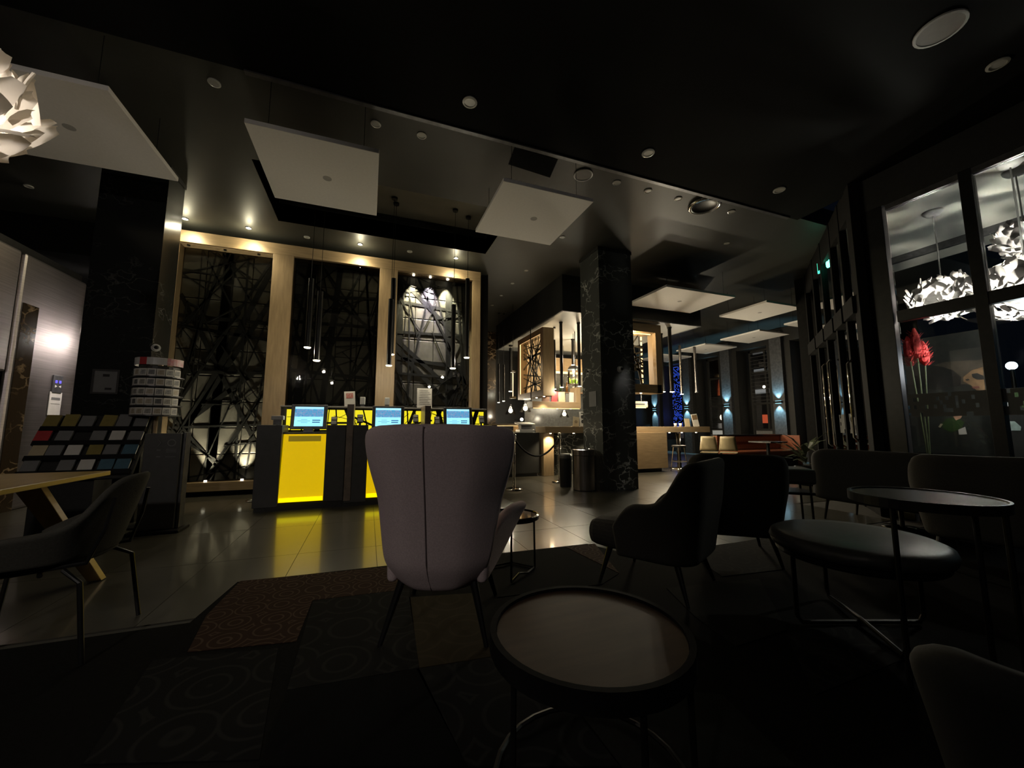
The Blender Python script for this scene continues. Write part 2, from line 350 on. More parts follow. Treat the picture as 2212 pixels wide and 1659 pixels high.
# wall of windows on the far right (X = 13), each window set back in a deep reveal
wr = struct('wall_right', MB().box(13.0, 6.0, 0, 13.7, 15.6, 0.52).box(13.0, 6.0, 3.95, 13.7, 15.6, ZC), BLACK)
for k, yc in enumerate((15, 13, 11, 9, 7)):
    p = MB().box(12.98, yc - .40, 0.5, 13.7, yc + .40, 3.97); struct('pier', p, BLACK, wr)
    p = MB().box(12.84, yc - .2, 0, 12.985, yc + .2, 4.3); struct('pilaster', p, GMETAL, wr)
for k, yc in enumerate((13.86, 11.86, 9.9, 7.9)):
    w = thing('window_%d' % (k + 1), '', 'window', (13.55, yc, 0.52)); del w['label']; del w['category']; w['kind'] = 'structure'
    f = MB(); y0, y1, z0, z1, X = yc - .60, yc + .60, .52, 3.95, 13.5
    f.box(X, y0, z0, X + .14, y0 + .07, z1).box(X, y1 - .07, z0, X + .14, y1, z1).box(X, y0, z1 - .07, X + .14, y1, z1).box(X, y0, z0, X + .14, y1, z0 + .06)
    f.box(X + .02, yc - .03, 1.02, X + .12, yc + .03, z1)
    for z in (1.0, 1.95, 3.1): f.box(X + .01, y0 + .05, z - .035, X + .13, y1 - .05, z + .035)
    part('window_frame', f, BLACK, w)
    for a, b in ((1.03, 1.92), (1.98, 3.07), (3.13, 3.89)):
        for c, d in ((y0 + .07, yc - .03), (yc + .03, y1 - .07)): part('pane', MB().box(X + .06, c, a, X + .07, d, b), GLASSC, w)
    part('lower_panel', MB().box(X + .05, y0 + .06, .57, X + .08, y1 - .06, .97), [GREYP, WHITEP, GREYP, GREYP][k], w)
    if k in (1, 2):
        bl = MB(); n = 22 if k == 1 else 14
        for q in range(n):
            z = 1.06 + q * (1.3 if k == 1 else 1.9) / n + (0 if k == 1 else 1.0); bl.box(X - .035, y0 + .07, z, X - .01, y1 - .07, z + .012)
        o = part('blind', bl, GMETAL, w); o['kind'] = 'stuff'
        if k == 1: part('lit_panel', MB().box(X + .045, y0 + .08, .59, X + .05, y1 - .08, .95), emit('frosted_glow', (.55, .55, .5), .35), w)

# ------------------------------------------------------------------ glazed side wall (X = 6.1) and the slanting vestibule glazing
gw = thing('window_5', '', 'w', (GX, 0.5, 0)); del gw['label']; del gw['category']; gw['kind'] = 'structure'
MY = [2.78, 2.02, 1.28, 0.5, -0.3, -1.1, -2.0, -3.0, -4.0]
for i, y in enumerate(MY): part('mullion', MB().box(GX, y - (.05 if i else .02), 0, GX + .1, y + (.05 if i else .25), 3.94), BMETAL, gw, bevel=.004)
for a, b in zip(MY, MY[1:]):
    for z in (0.02, 2.46): part('transom', MB().box(GX + .01, b + .05, z - (.02 if z < 1 else .07), GX + .09, a - .05, z + (.3 if z < 1 else .07)), BMETAL, gw, bevel=.004)
    part('transom', MB().box(GX + .01, b + .05, 3.86, GX + .09, a - .05, 3.93), GMETAL, gw)
    part('pane', MB().box(GX + .045, b + .05, .32, GX + .055, a - .05, 2.39), GLASS, gw)
    part('pane', MB().box(GX + .045, b + .05, 2.53, GX + .055, a - .05, 3.86), GLASS, gw)
# frosted film band with little square holes, on the two panes in view
rnd = random.Random(3)
for a, b in zip(MY[:2], MY[1:3]):
    fb = MB(); n = 26; ys = [b + .05 + (a - b - .1) * q / n for q in range(n + 1)]
    for r in range(6):
        z0 = 1.22 + r * .045
        for q in range(n):
            if rnd.random() < (.25 if r in (1, 2, 4) else .08): continue
            fb.box(GX + .036, ys[q], z0, GX + .039, ys[q + 1], z0 + .045)
    o = part('frosted_band', fb, FROST, gw); o['kind'] = 'stuff'
DP = Vector((6.28, 3.22, 0)); DD = Vector((0.766, 0.643, 0)); DN = Vector((-0.643, 0.766, 0))
DM = Matrix.Translation(DP) @ Matrix(((DD.x, DN.x, 0, 0), (DD.y, DN.y, 0, 0), (0, 0, 1, 0), (0, 0, 0, 1)))
dv = thing('door_1', '', 'w', (7.6, 4.3, 0)); del dv['label']; del dv['category']; dv['kind'] = 'structure'
DS = [-0.25, 0.36, 0.98, 1.75, 2.55, 3.45]
for i, s in enumerate(DS): part('mullion', MB().box(s - (.05 if i else .1), -.05, 0, s + (.05 if i else .12), .05, 4.42, DM), MULL, dv, bevel=.004)
for a, b in zip(DS, DS[1:]):
    part('transom', MB().box(a + .05, -.07, 2.62, b - .05, .09, 2.86, DM), MULL, dv, bevel=.004)
    part('transom', MB().box(a + .05, -.04, 4.0, b - .05, .04, 4.42, DM), MULL, dv)
    part('transom', MB().box(a + .05, -.04, 0, b - .05, .04, .12, DM), MULL, dv)
    part('pane', MB().box(a + .05, -.005, .12, b - .05, .005, 2.62, DM), GLASSV, dv)
    part('pane', MB().box(a + .05, -.005, 2.86, b - .05, .005, 4.0, DM), GLASSV, dv)
part('door_handle', MB().tube([DM @ Vector((.29, .05, .9)), DM @ Vector((.29, .1, .95)), DM @ Vector((.29, .1, 2.0)), DM @ Vector((.29, .05, 2.05))], .016), CHROME, dv, smooth=True)
for s in (1.55, 2.0):
    part('door_handle', MB().tube([DM @ Vector((s, .05, .75)), DM @ Vector((s, .1, .8)), DM @ Vector((s, .1, 2.2)), DM @ Vector((s, .05, 2.25))], .016), CHROME, dv, smooth=True)
fb = MB()
for q in range(20):
    for r in range(5):
        if rnd.random() < .2: continue
        fb.box(.45 + q * .055, .009, 1.0 + r * .06, .45 + q * .055 + .055, .012, 1.06 + r * .06, DM)
o = part('frosted_band', fb, FROST, dv); o['kind'] = 'stuff'
struct('wall_light_block', MB().slab([(6.30, 3.10, 0), (9.95, 4.76, 0), (9.95, 4.76, 4.42), (6.30, 3.10, 4.42)], (-.03, .06, 0)), BLACK)  # added wall just out of view, keeps terrace lamp light from the vestibule
struct('wall_lobby', MB().box(9.0, 5.55, 0, 13.3, 5.75, ZC), MULL)

# what lies beyond the glazed side wall: a terrace with a pale soffit
struct('ceiling_terrace', MB().prism([(GX + .12, -4), (9.9, -4), (9.9, 4.70), (6.32, 3.10), (GX + .12, 3.05)], 4.22, 4.4), mat('terrace_plaster', (0.60, 0.59, 0.53), 0.8, vary=.08, scale=2))
struct('floor_terrace', MB().box(GX + .1, -4, -.2, 24, 5.5, -.006), GROUT)
struct('trim_3', MB().box(9.0, -4, 4.1, 9.06, 4.6, 4.22), GMETAL)

# ------------------------------------------------------------------ timber frame with three stone-and-lattice bays on the back wall
fr = thing('timber_frame', 'tall pale oak frame of three bays on the back wall behind the check-in desk', 'frame', (-0.6, 7.7, 0))
FY0, FY1 = 7.56, 7.85
part('post', MB().box(-3.38, FY0, 0.22, -3.03, FY1, 4.13), WOOD, fr, bevel=.004)
for a, b in ((-1.68, -1.36), (0.10, 0.43), (1.93, 2.10)): part('post', MB().box(a, FY0, 0.22, b, FY1, 4.13), WOOD, fr, bevel=.004)
part('top_beam', MB().box(-3.38, FY0, 4.13, 2.10, FY1, 4.33), WOODH, fr, bevel=.004)
part('sill', MB().box(-3.38, FY0, 0.08, 2.10, FY1, 0.22), WOODH, fr, bevel=.004)
bays = ((-3.03, -1.68, 'dim left bay of stone tiles and black lattice, lit from its sill'), (-1.36, 0.10, 'dark middle bay of stone tiles and black lattice'), (0.43, 1.93, 'right bay of stone tiles and black lattice under three lit spotlights'))
rnd = random.Random(11)
for bi, (x0, x1, lab) in enumerate(bays):
    t = thing('lattice_panel', lab, 'wall panel', ((x0 + x1) / 2, 7.75, .22))
    nx, nz = 4, 9; wx, wz = (x1 - x0) / nx, 3.91 / nz
    me = MB().box(.004, 0, .004, wx - .004, .045, wz - .004).mesh('stone_tile'); me.materials.append(STONE)
    for i in range(nx):
        for k in range(nz):
            o = bpy.data.objects.new('stone_tile', me); COL.objects.link(o); o.parent = t
            o.location = Vector((x0 + i * wx, 7.79, .22 + k * wz)) - t.location; mods(o, .012, 0, 0)
    def bar(p, q, w, y):
        p = Vector((p[0], y, p[1])); q = Vector((q[0], y, q[1])); d = (q - p).normalized(); n = Vector((-d.z, 0, d.x)) * w / 2
        part('lattice_bar', MB().slab([p - n, q - n, q + n, p + n], (0, .006, 0)), LATT, t)
    Wd = x1 - x0; za, zb = .235, 4.115
    def bx(): return x0 + .03 + rnd.random() * (Wd - .06)
    def bz(): return za + rnd.random() * (zb - za)
    n = 0
    for q in range(2):                                      # broad leaning trunks
        a = bx(); bar((a, za), (min(x1 - .06, max(x0 + .06, a + rnd.uniform(-.5, .5))), zb), rnd.uniform(.10, .16), 7.7865)
    for q in range(5):
        bar((x0 + .01, bz()), (x1 - .01, max(za + .05, min(zb - .05, bz()))), rnd.uniform(.05, .09), 7.7845)
    for q in range(12):
        a = (bx(), za); b = (x0 + .01, bz()) if rnd.random() < .5 else (x1 - .01, bz()); bar(a, b, rnd.uniform(.015, .04), 7.7825)
    for q in range(8):
        a = (bx(), zb); b = (x0 + .01, bz()) if rnd.random() < .5 else (x1 - .01, bz()); bar(a, b, rnd.uniform(.02, .05), 7.7805)
    for q in range(26):
        a = (bx(), bz()); an = rnd.random() * math.pi; ln = rnd.uniform(.5, 1.1)
        b = (min(x1 - .02, max(x0 + .02, a[0] + ln * math.cos(an))), min(zb, max(za, a[1] + ln * math.sin(an)))); bar(a, b, rnd.uniform(.010, .022), 7.7785)
    for z in (1.15, 2.05, 2.95, 3.5): bar((x0 + .01, z + rnd.uniform(-.1, .1)), (x1 - .01, z + rnd.uniform(-.1, .1)), rnd.uniform(.02, .07), 7.7835)
    for k in range(2): bar((x0 + .3 + k * Wd / 2, za), (x0 + .25 + k * Wd / 2, zb), rnd.uniform(.015, .035), 7.7815)
    part('glass_sheet', MB().box(x0 + .002, 7.615, .225, x1 - .002, 7.621, 4.125), GLASSD, t)
    for q in range(3):
        xx = x0 + Wd * (.17 + .33 * q)
        if bi == 0: xx = (-2.93, -2.42, -1.92)[q]
        if bi == 2: xx = (.62, .95, 1.30)[q] + .12
        lit = bi == 2
        part('spot_lens', MB().cyl((xx, 7.665), .024, 4.105, 4.128, 10), SPOTE if lit else GMETAL, t)
        if lit:
            lamp('SPOT', (xx, 7.672, 4.09), 270, ((1, .92, .62), (.95, .86, 1.0), (1, .95, .66))[q], .015, (xx, 7.81, 3.1), 58, .9)
        lit = bi == 0
        part('spot_lens', MB().cyl((xx, 7.665), .022, .222, .245, 10), SPOTE if lit else GMETAL, t)
        if lit: lamp('SPOT', (xx, 7.672, .26), 90, (1, .92, .66), .015, (xx, 7.81, 1.2), 56, .9)

# ------------------------------------------------------------------ ceiling fittings
def downlight(u, v, z, r, label, lit=False, cat='downlight', group=None):
    p = pz(u, v, z); t = thing('recessed_downlight', label, cat, (p.x, p.y, z - .012), 0, group)
    m = MB().lathe([(r * .74, -.002), (r, .002), (r * .98, .012), (r * .74, .012), (r * .74, -.002)], 18)
    part('trim_ring', m, GMETAL if lit else DLENS, t, local=True)
    part('lens', MB().lathe([(0, .004), (r * .74, .004), (r * .74, .011), (0, .011)], 16), SPOTE if lit else DLENS, t, local=True)
    return p
row = [(463, 178, 'leftmost'), (812, 267, 'second from left'), (911, 292, 'third from left'), (1332, 394, 'right of the ceiling speaker'), (1400, 412, 'second right of the ceiling speaker'), (1465, 429, 'left of the dark ceiling vent'), (1580, 457, 'right of the dark ceiling vent')]
for u, v, w in row: downlight(u, v, ZC, .055, 'small round downlight along the ceiling step, ' + w)
for u, v, w in ((1570, 525, 'above the panels over the bar tables'), (663, 512, 'between the two left lit wall spotlights'), (885, 543, 'between the two right lit wall spotlights'), (1215, 512, 'at the corner of the panel before the column'), (62, 402, 'below the leftmost hanging panel'), (5, 475, 'at the left edge above the lift wall')):
    downlight(u, v, ZC, .05, 'small unlit downlight in the grey ceiling, ' + w)
for i, (u, v) in enumerate(((1137, 584), (1107, 612), (1083, 638), (1063, 659))): downlight(u, v, ZC, .045, 'small pale downlight in the passage left of the bar, %s from the front' % NTH[i])
for u, v, w in ((1015, 220, 'nearest the middle'), (1400, 330, 'second from left'), (1683, 410, 'nearest the glazed corner'), (2155, 138, 'rightmost')): downlight(u, v, 4.38, .075, 'round white disc light in the black near ceiling, ' + w)
for i, (u, v) in enumerate(((400, 472), (537, 492), (778, 527), (985, 557))):
    p = downlight(u, v, ZC, .05, 'lit round spotlight in front of the oak frame, %s from left' % NTH[i], True)
    lamp('SPOT', (p.x, p.y, ZC - .02), 14, (1, .88, .55), .03, (p.x, YW - .2, 2.6), 120, 1)
    lamp('POINT', (p.x, p.y, ZC - .16), 2.0, (1, .9, .6), .02)
def disc_speaker(u, v, z, r, label):
    p = pz(u, v, z); t = thing('ceiling_speaker', label, 'speaker', (p.x, p.y, z - .015))
    part('rim', MB().lathe([(r * .88, -.004), (r, 0), (r, .014), (r * .88, .014), (r * .88, -.004)], 24), WHITEPL, t, local=True)
    part('grille', MB().lathe([(0, .002), (r * .88, .002), (r * .88, .012), (0, .012)], 24), PLUG, t, local=True)
disc_speaker(1260, 377, ZC, .125, 'round grey ceiling speaker with white rim near the middle of the ceiling step')
disc_speaker(2030, 62, 4.38, .16, 'large round white ceiling speaker in the upper right')
p = pz(1522, 441, ZC); t = thing('ceiling_vent', 'round glossy black ceiling vent with chrome ring', 'vent', (p.x, p.y, ZC - .05))
part('ring', MB().lathe([(.19, .0), (.23, .01), (.235, .048), (.19, .048), (.19, 0)], 28), CHROME, t, local=True, smooth=True)
part('bowl', MB().lathe([(0, .046), (.10, .04), (.17, .02), (.19, .0), (.19, .047), (0, .047)], 28), BMETAL, t, local=True, smooth=True)

# hanging acoustic panels
ZP = 3.82
pans = [(-3.34, 3.83, -2.09, 5.08, 'leftmost white panel hanging below the ceiling, half behind the petal lamp'), (-1.15, 3.83, 0.0, 5.06, 'white square panel hanging over the left of the check-in desk'), (1.31, 3.81, 2.47, 5.02, 'white square panel hanging in the middle, right of the pendant cords'),
        (5.36, 5.79, 7.18, 7.02, 'large bright panel hanging right of the marble column'), (8.1, 5.78, 9.3, 7.01, 'white hanging panel second from the column'), (10.4, 6.0, 11.7, 7.0, 'white hanging panel partly behind the vestibule glazing'),
        (10.36, 7.66, 11.6, 8.98, 'white hanging panel nearest the tall dark window'), (10.4, 9.6, 11.82, 10.9, 'white hanging panel behind the two steel pendant tubes'), (10.4, 11.6, 11.82, 12.9, 'farthest white hanging panel above the blue light')]
for i, (x0, y0, x1, y1, lab) in enumerate(pans):
    t = thing('ceiling_raft', lab, 'ceiling panel', ((x0 + x1) / 2, (y0 + y1) / 2, ZP), 0, 'white panels hanging from the ceiling')
    part('board', MB().box(x0, y0, ZP, x1, y1, ZP + .045), PANEL, t, bevel=.004)
    cx, cy = (x0 + x1) / 2 + (.05 if i < 3 else 0), (y0 + y1) / 2
    part('plug', MB().cyl((cx, cy), .045, ZP - .002, ZP + .002, 14), PLUG, t)
    for a in (x0 + .15, x1 - .15):
        for b in (y0 + .15, y1 - .15):
            top = ZR if (C0[0] < a < C0[2] and C0[1] < b < C0[3]) else ZC
            part('wire', MB().tube([(a, b, ZP + .04), (a, b, top)], .003, 5), BMETAL, t)

# slim tube pendants
def tube_pendant(P, L, r, top, label, m=BMETAL, lit=True, energy=2.3, group=None, canopy=True):
    t = thing('tube_pendant', label, 'pendant lamp', (P[0], P[1], P[2]), 0, group)
    part('tube', MB().lathe([(r * .8, .012), (r, 0), (r, L), (0, L + .008)], 14), m, t, local=True, smooth=False)
    part('lens', MB().lathe([(0, -.014), (r * 1.05, -.014), (r * 1.3, -.004), (r * 1.3, .0), (0, 0)], 16), TUBEE if lit else GMETAL, t, local=True)
    if top - P[2] - L > .02:
        part('cord', MB().tube([(0, 0, L), (0, 0, top - P[2])], .004, 5), BMETAL, t, local=True)
        if canopy: part('canopy', MB().lathe([(0, top - P[2] - .035), (r * 1.2, top - P[2] - .035), (r * 1.3, top - P[2] - .001), (0, top - P[2] - .001)], 14), BMETAL, t, local=True)
    if lit and energy: lamp('POINT', (P[0], P[1], P[2] - .06), energy, (1, .88, .64), .03)
kp = [(664, 750, 600, 'left'), (684, 778, 628, 'left'), (845, 765, 600, 'middle'), (840, 789, 645, 'middle'), (1008, 772, 602, 'right'), (978, 795, 658, 'right')]
for i, (u, v, vt, w) in enumerate(kp):
    Y = 6.45 if i % 2 == 0 else 6.3
    P = py(u, v, Y); T = py(u - (8 if u < 900 else 2), vt, Y)
    tube_pendant(P, T.z - P.z, .038, ZR - .002, 'slim black tube pendant over the check-in desk, %s one of the %s pair' % ('higher' if i % 2 == 0 else 'lower', w), energy=2.3, group='tube pendants over the check-in desk')

# ------------------------------------------------------------------ self check-in desk with three yellow kiosks
desk = thing('check_in_desk', 'black check-in desk with three yellow backlit kiosk fronts', 'desk', (0.25, 6.2, 0))
KX = [-1.37, -0.285, 0.80]
part('plinth', MB().box(-1.20, 6.0, 0, 1.80, 6.36, .085), BLACK, desk)
for i, x in enumerate(KX):
    part('side_panel', MB().box(x, 5.97, .05, x + .29, 6.42, 1.125), KBLACK, desk, bevel=.006)
    part('side_panel', MB().box(x + .83, 5.97, .085, x + 1.08, 6.42, 1.125), KBLACK, desk, bevel=.006)
    lp = part('light_panel', MB().slab([(x + .29, 5.985, .10), (x + .83, 5.985, .10), (x + .825, 6.06, 1.0), (x + .295, 6.06, 1.0)], (0, .03, 0)), YEL, desk, bevel=.004)
    part('light_strip', MB().box(x + .30, 5.972, .105, x + .82, 5.984, .16), YELB, lp, bevel=.003)
    part('slot', MB().slab([(x + .36, 6.042, .90), (x + .76, 6.042, .90), (x + .76, 6.052, .975), (x + .36, 6.052, .975)], (0, .006, 0)), emit('olive_slot_%d' % i, (.80, .56, .02), .2), lp)
    part('worktop', MB().box(x + .29, 6.06, 1.0, x + .83, 6.42, 1.025), GMETAL, desk)
    part('toe_board', MB().box(x + .02, 5.99, .0, x + 1.06, 6.02, .085), BLACK, desk)
for x in (-.285, .80, 1.86):
    part('post', MB().box(x, 5.95, .08, x + .09, 6.45, 1.42 if x < 1.5 else 1.13), BRONZE, desk, bevel=.004)
part('top_rail', MB().box(-1.20, 6.40, 1.385, 1.90, 6.47, 1.41), PLUG, desk, bevel=.003)
part('rear_board', MB().box(-1.20, 6.46, .1, 1.90, 6.5, 1.385), KBLACK, desk)
part('screen_glass', MB().box(-1.12, 6.44, 1.03, 1.86, 6.452, 1.38), YELW, desk)
rnd = random.Random(5)
def dbar(p, q, w):
    p = Vector((p[0], 6.43, p[1])); q = Vector((q[0], 6.43, q[1])); d = (q - p).normalized(); n = Vector((-d.z, 0, d.x)) * w / 2
    part('lattice_bar', MB().slab([p - n, q - n, q + n, p + n], (0, .006, 0)), LATT, desk)
for k in range(24):
    x = -1.08 + k * .124 + rnd.uniform(-.05, .05); dbar((x, 1.03), (x + rnd.uniform(-.16, .16), 1.38), rnd.choice((.012, .02, .05, .07)))
for k in range(7): dbar((-1.12 + k * .42, 1.06 + rnd.random() * .28), (-1.12 + (k + 1) * .42, 1.06 + rnd.random() * .28), rnd.choice((.012, .03)))
for k in range(22):
    x, z, a = rnd.uniform(-1.05, 1.75), rnd.uniform(1.1, 1.3), rnd.uniform(-.6, 1.2); c, s = math.cos(a) * .15, math.sin(a) * .1; dbar((x - c, z - s), (x + c, z + s), .008)
dbar((-1.12, 1.37), (1.86, 1.37), .03); dbar((-1.12, 1.04), (1.86, 1.04), .03)
def kiosk_screen(xc, lab):
    t = thing('touch_screen', lab, 'screen', (xc, 6.2, 1.025), 0, 'check-in touch screens'); t.rotation_euler = (R(-9), 0, R(-2))
    L = dict(local=True)
    part('housing', MB().box(-.235, 0, .045, .235, .035, .40), GMETAL, t, bevel=.008, **L)
    part('foot', MB().box(-.06, .0, -.01, .06, .09, .06), GMETAL, t, **L)
    d = part('display', MB().box(-.185, -.004, .085, .185, .001, .365), SCR, t, **L)
    for nm, m, (x0, z0, x1, z1) in (('header', SCRT, (-.183, .335, .183, .364)), ('picture', SCRP, (-.183, .222, .183, .333)), ('button', SCRB, (.045, .165, .150, .178)), ('button', SCRB, (.045, .135, .145, .148)),
                                    ('text_line', SCRB, (-.10, .178, -.02, .182)), ('text_line', SCRB, (-.145, .156, .02, .160)), ('text_line', SCRB, (-.10, .134, -.015, .138))):
        part(nm, MB().box(x0, -.0065, z0, x1, -.0045, z1), m, d, **L)
for xc, w in ((-.80, 'left'), (.285, 'middle'), (1.37, 'right')): kiosk_screen(xc, 'grey touch screen showing a blue city picture on the %s kiosk' % w)
# card terminals and small notices
def terminal(u, v, lab):
    P = py(u, v, 6.1); t = thing('card_terminal', lab, 'card reader', (P.x, P.y, 1.025))
    part('stand', MB().tube([(0, 0, 0), (0, .02, P.z - 1.05)], .015, 8), BMETAL, t, local=True)
    M_ = Matrix.Translation((0, 0, P.z - 1.025)) @ Matrix.Rotation(R(-25), 4, 'X')
    part('body', MB().box(-.04, -.012, -.075, .04, .02, .055, M_), GMETAL, t, local=True, bevel=.008)
    part('keypad', MB().box(-.032, -.016, -.065, .032, -.012, -.01, M_), WHITEPL, t, local=True)
    part('small_display', MB().box(-.032, -.016, .005, .032, -.012, .045, M_), WHITEP, t, local=True)
for u, v, w in ((722, 908, 'right of the left kiosk screen'), (778, 903, 'left of the middle kiosk screen'), (898, 903, 'right of the middle kiosk screen'), (944, 907, 'left of the right kiosk screen'), (1040, 905, 'right of the right kiosk screen')):
    terminal(u, v, 'small card terminal with pale display, ' + w)
P = py(601, 906, 6.1); t = thing('tissue_box', 'small pale box on a stand at the left end of the check-in desk', 'box', (P.x, P.y, 1.125))
part('stand', MB().box(-.05, -.04, 0, .05, .04, .07), GMETAL, t, local=True); part('lid', MB().box(-.075, -.05, .07, .07, .05, .125), WHITEPL, t, local=True, bevel=.008)
def notice(name, u, v0, v1, w, lab, lean=0, ink=True, m=WHITEP):
    a, b = py(u, v1, 6.43), py(u, v0, 6.43); z0 = 1.41; t = thing(name, lab, 'sign', (a.x, 6.435, z0)); t.rotation_euler = (R(-6), R(lean), 0)
    part('card', MB().box(-w / 2, 0, 0, w / 2, .006, b.z - z0), m, t, local=True); H = b.z - z0
    return t, H
t, H = notice('promotion_card', 756, 845, 875, .155, 'white card with red print standing on the left bronze post of the desk', -4)
part('red_print', MB().box(-.05, -.003, H * .55, .05, 0, H * .88), picture('red_print', [(.6, .5, .45), (.4, .08, .06), (.65, .6, .55)], 40), t, local=True)
t, H = notice('notice_sheet', 917, 838, 876, .24, 'large white printed sheet standing on the right of the desk rail')
for k in range(9): part('text_line', MB().box(-.085, -.002, H * (.86 - k * .085), .06 + .02 * (k % 3), 0, H * (.86 - k * .085) + .005), GREYP, t, local=True)
for u, w in ((783, 'left'), (836, 'right')):
    P = py(u, 875, 6.435); t = thing('sanitizer_bottle', 'small white bottle on the desk rail, %s of the two' % w, 'bottle', (P.x, 6.435, 1.411))
    part('base', MB().box(-.03, -.02, 0, .03, .02, .03), GMETAL, t, local=True); part('body', MB().box(-.037, -.022, .03, .037, .022, .15), WHITEPL, t, local=True, bevel=.008)

# ------------------------------------------------------------------ island bar
bb = thing('bar_canopy', 'large black box canopy hanging from the ceiling over the bar', 'canopy', (5.8, 9.5, 3.6))
part('fascia', MB().box(3.85, 7.25, 3.6, 7.75, 7.29, ZC - .001).box(3.85, 7.29, 3.6, 3.89, 11.9, ZC - .001).box(7.71, 7.29, 3.6, 7.75, 11.9, ZC - .001).box(3.89, 11.86, 3.6, 7.71, 11.9, ZC - .001), BLACK, bb)
part('soffit', MB().box(3.89, 7.29, 3.605, 7.71, 11.86, 3.64), GREYC, bb)
part('edge_trim', MB().box(3.85, 7.245, 3.595, 7.75, 7.25, 3.62).box(3.845, 7.25, 3.595, 3.85, 11.9, 3.62), GMETAL, bb)
bar = thing('bar_counter', 'pale oak bar counter on a thick leg, running behind the marble column', 'bar', (6, 8.1, 0))
part('worktop', MB().box(3.70, 7.85, .96, 8.5, 8.4, 1.105), WOODH, bar, bevel=.004)
part('leg', MB().box(3.73, 8.03, 0, 3.99, 8.38, .96), WOOD, bar, bevel=.004)
part('block', MB().box(6.08, 7.80, .09, 7.02, 8.38, .96), WOODH, bar, bevel=.004)
part('plinth', MB().box(6.2, 7.95, 0, 6.95, 8.3, .09), BLACK, bar)
part('marble_front', MB().box(4.02, 8.2, 0, 6.06, 8.36, .958), MARBLE, bar)
part('worktop', MB().box(7.9, 8.4, .96, 8.5, 10.8, 1.105), WOODH, bar, bevel=.004)
for x in (3.86, 4.45, 5.1, 7.22, 7.62, 8.1): part('spot_lens', MB().cyl((x, 7.93), .022, .945, .962, 10), LEDC, bar)
lamp('SPOT', (3.86, 7.93, .935), 12, (1, .80, .5), .03, (3.86, 7.99, 0), 120, .8); lamp('SPOT', (4.9, 7.93, .94), 14, (1, .80, .5), .03, (4.9, 7.8, 0), 110, .8)
lamp('SPOT', (7.22, 7.93, .94), 10, (1, .82, .55), .03, (7.1, 7.8, 0), 110, .8); lamp('POINT', (7.9, 8.2, .8), 2, (1, .82, .55), .03)
solo('bar_cabinet', MB().box(2.62, 8.1, .07, 3.66, 9.3, .97).box(2.66, 8.14, 0, 3.62, 9.26, .07), BLACK, 'low black cabinet left of the oak bar leg', 'cabinet', bevel=.005)
t = thing('receipt_printer', 'pale boxy printer on the black bar cabinet', 'printer', (3.42, 8.4, .97))
part('body', MB().box(-.17, -.14, 0, .2, .14, .07), WHITEPL, t, local=True, bevel=.01); part('neck', MB().box(-.10, -.05, .07, .18, .12, .17), GREYP, t, local=True); part('cover', MB().slab([(-.2, -.14, .17), (.22, -.14, .17), (.18, .14, .21), (-.2, .14, .21)], (0, 0, .03)), WHITEPL, t, local=True, bevel=.008)
t = thing('lit_shelf', 'small oak framed lit shelf behind the brass rope post', 'shelf', (3.05, 9.0, .97))
part('board', MB().box(-.35, -.1, .0, .45, .25, .03), PALEW, t, local=True); part('top_board', MB().box(-.35, -.1, .16, .45, .25, .20), WOODH, t, local=True); part('end', MB().box(.41, -.1, .03, .45, .25, .16), WOOD, t, local=True)
part('led_strip', MB().box(-.33, -.095, .15, .40, -.08, .158), LED, t, local=True); lamp('POINT', (3.05, 8.95, 1.08), 1.5, (1, .8, .5), .05)

# hanging oak display boxes
hb = thing('hanging_display_box', 'pale oak display box hanging left of the marble column with lit lattice inside', 'display box', (4.0, 9.1, 1.84))
x0, x1, y0, y1, z0, z1 = 3.87, 4.16, 8.3, 9.95, 1.84, 3.5
part('front_board', MB().box(x0, y0, z0, x1, y0 + .03, z1), WOOD, hb)
part('side_frame', MB().box(x0 - .012, y0, z0, x0, y0 + .13, z1).box(x0 - .012, y1 - .13, z0, x0, y1, z1).box(x0 - .012, y0 + .13, z0, x0, y1 - .13, z0 + .14).box(x0 - .012, y0 + .13, z1 - .14, x0, y1 - .13, z1), WOODD, hb)
part('back_board', MB().box(x0, y1 - .03, z0, x1, y1, z1), WOOD, hb)
part('top_board', MB().box(x0, y0 + .03, z1 - .1, x1, y1 - .03, z1), WOODH, hb); part('bottom_board', MB().box(x0, y0 + .03, z0, x1, y1 - .03, z0 + .1), WOODH, hb)
part('led_strip', MB().box(x0 + .02, y0 + .06, z1 - .115, x0 + .05, y1 - .06, z1 - .102).box(x0 + .02, y1 - .06, z0 + .12, x0 + .05, y1 - .04, z1 - .12), LED, hb)
rnd = random.Random(8)
for k in range(26):
    a = (rnd.uniform(y0 + .05, y1 - .05), z0 + .1); b = (rnd.uniform(y0 + .05, y1 - .05), z1 - .1)
    if k > 13: a = (y0 + .05, rnd.uniform(z0 + .1, z1 - .1)); b = (y1 - .05, rnd.uniform(z0 + .1, z1 - .1))
    p, q = Vector((x0 + .14, *a)), Vector((x0 + .14, *b)); d = (q - p).normalized(); n = Vector((0, -d.z, d.y)) * rnd.uniform(.008, .03)
    part('lattice_bar', MB().slab([p - n, q - n, q + n, p + n], (.012, 0, 0)), LATT, hb)
part('backing', MB().box(x1 - .03, y0 + .75, z0 + .1, x1 - .02, y1 - .03, z1 - .1), emit('warm_backing', (1.0, .62, .26), .62), hb)
for k in range(3): part('spot_lens', MB().cyl((4.0, 8.55 + k * .45), .025, z0 - .012, z0 + .002, 10), LEDC, hb)
lamp('POINT', (x0 - .35, 9.3, 2.6), 2, (1, .74, .4), .2); lamp('SPOT', (4.0, 8.5, z0 - .03), 20, (1, .8, .5), .03, (4.0, 8.1, 0), 100, .8)

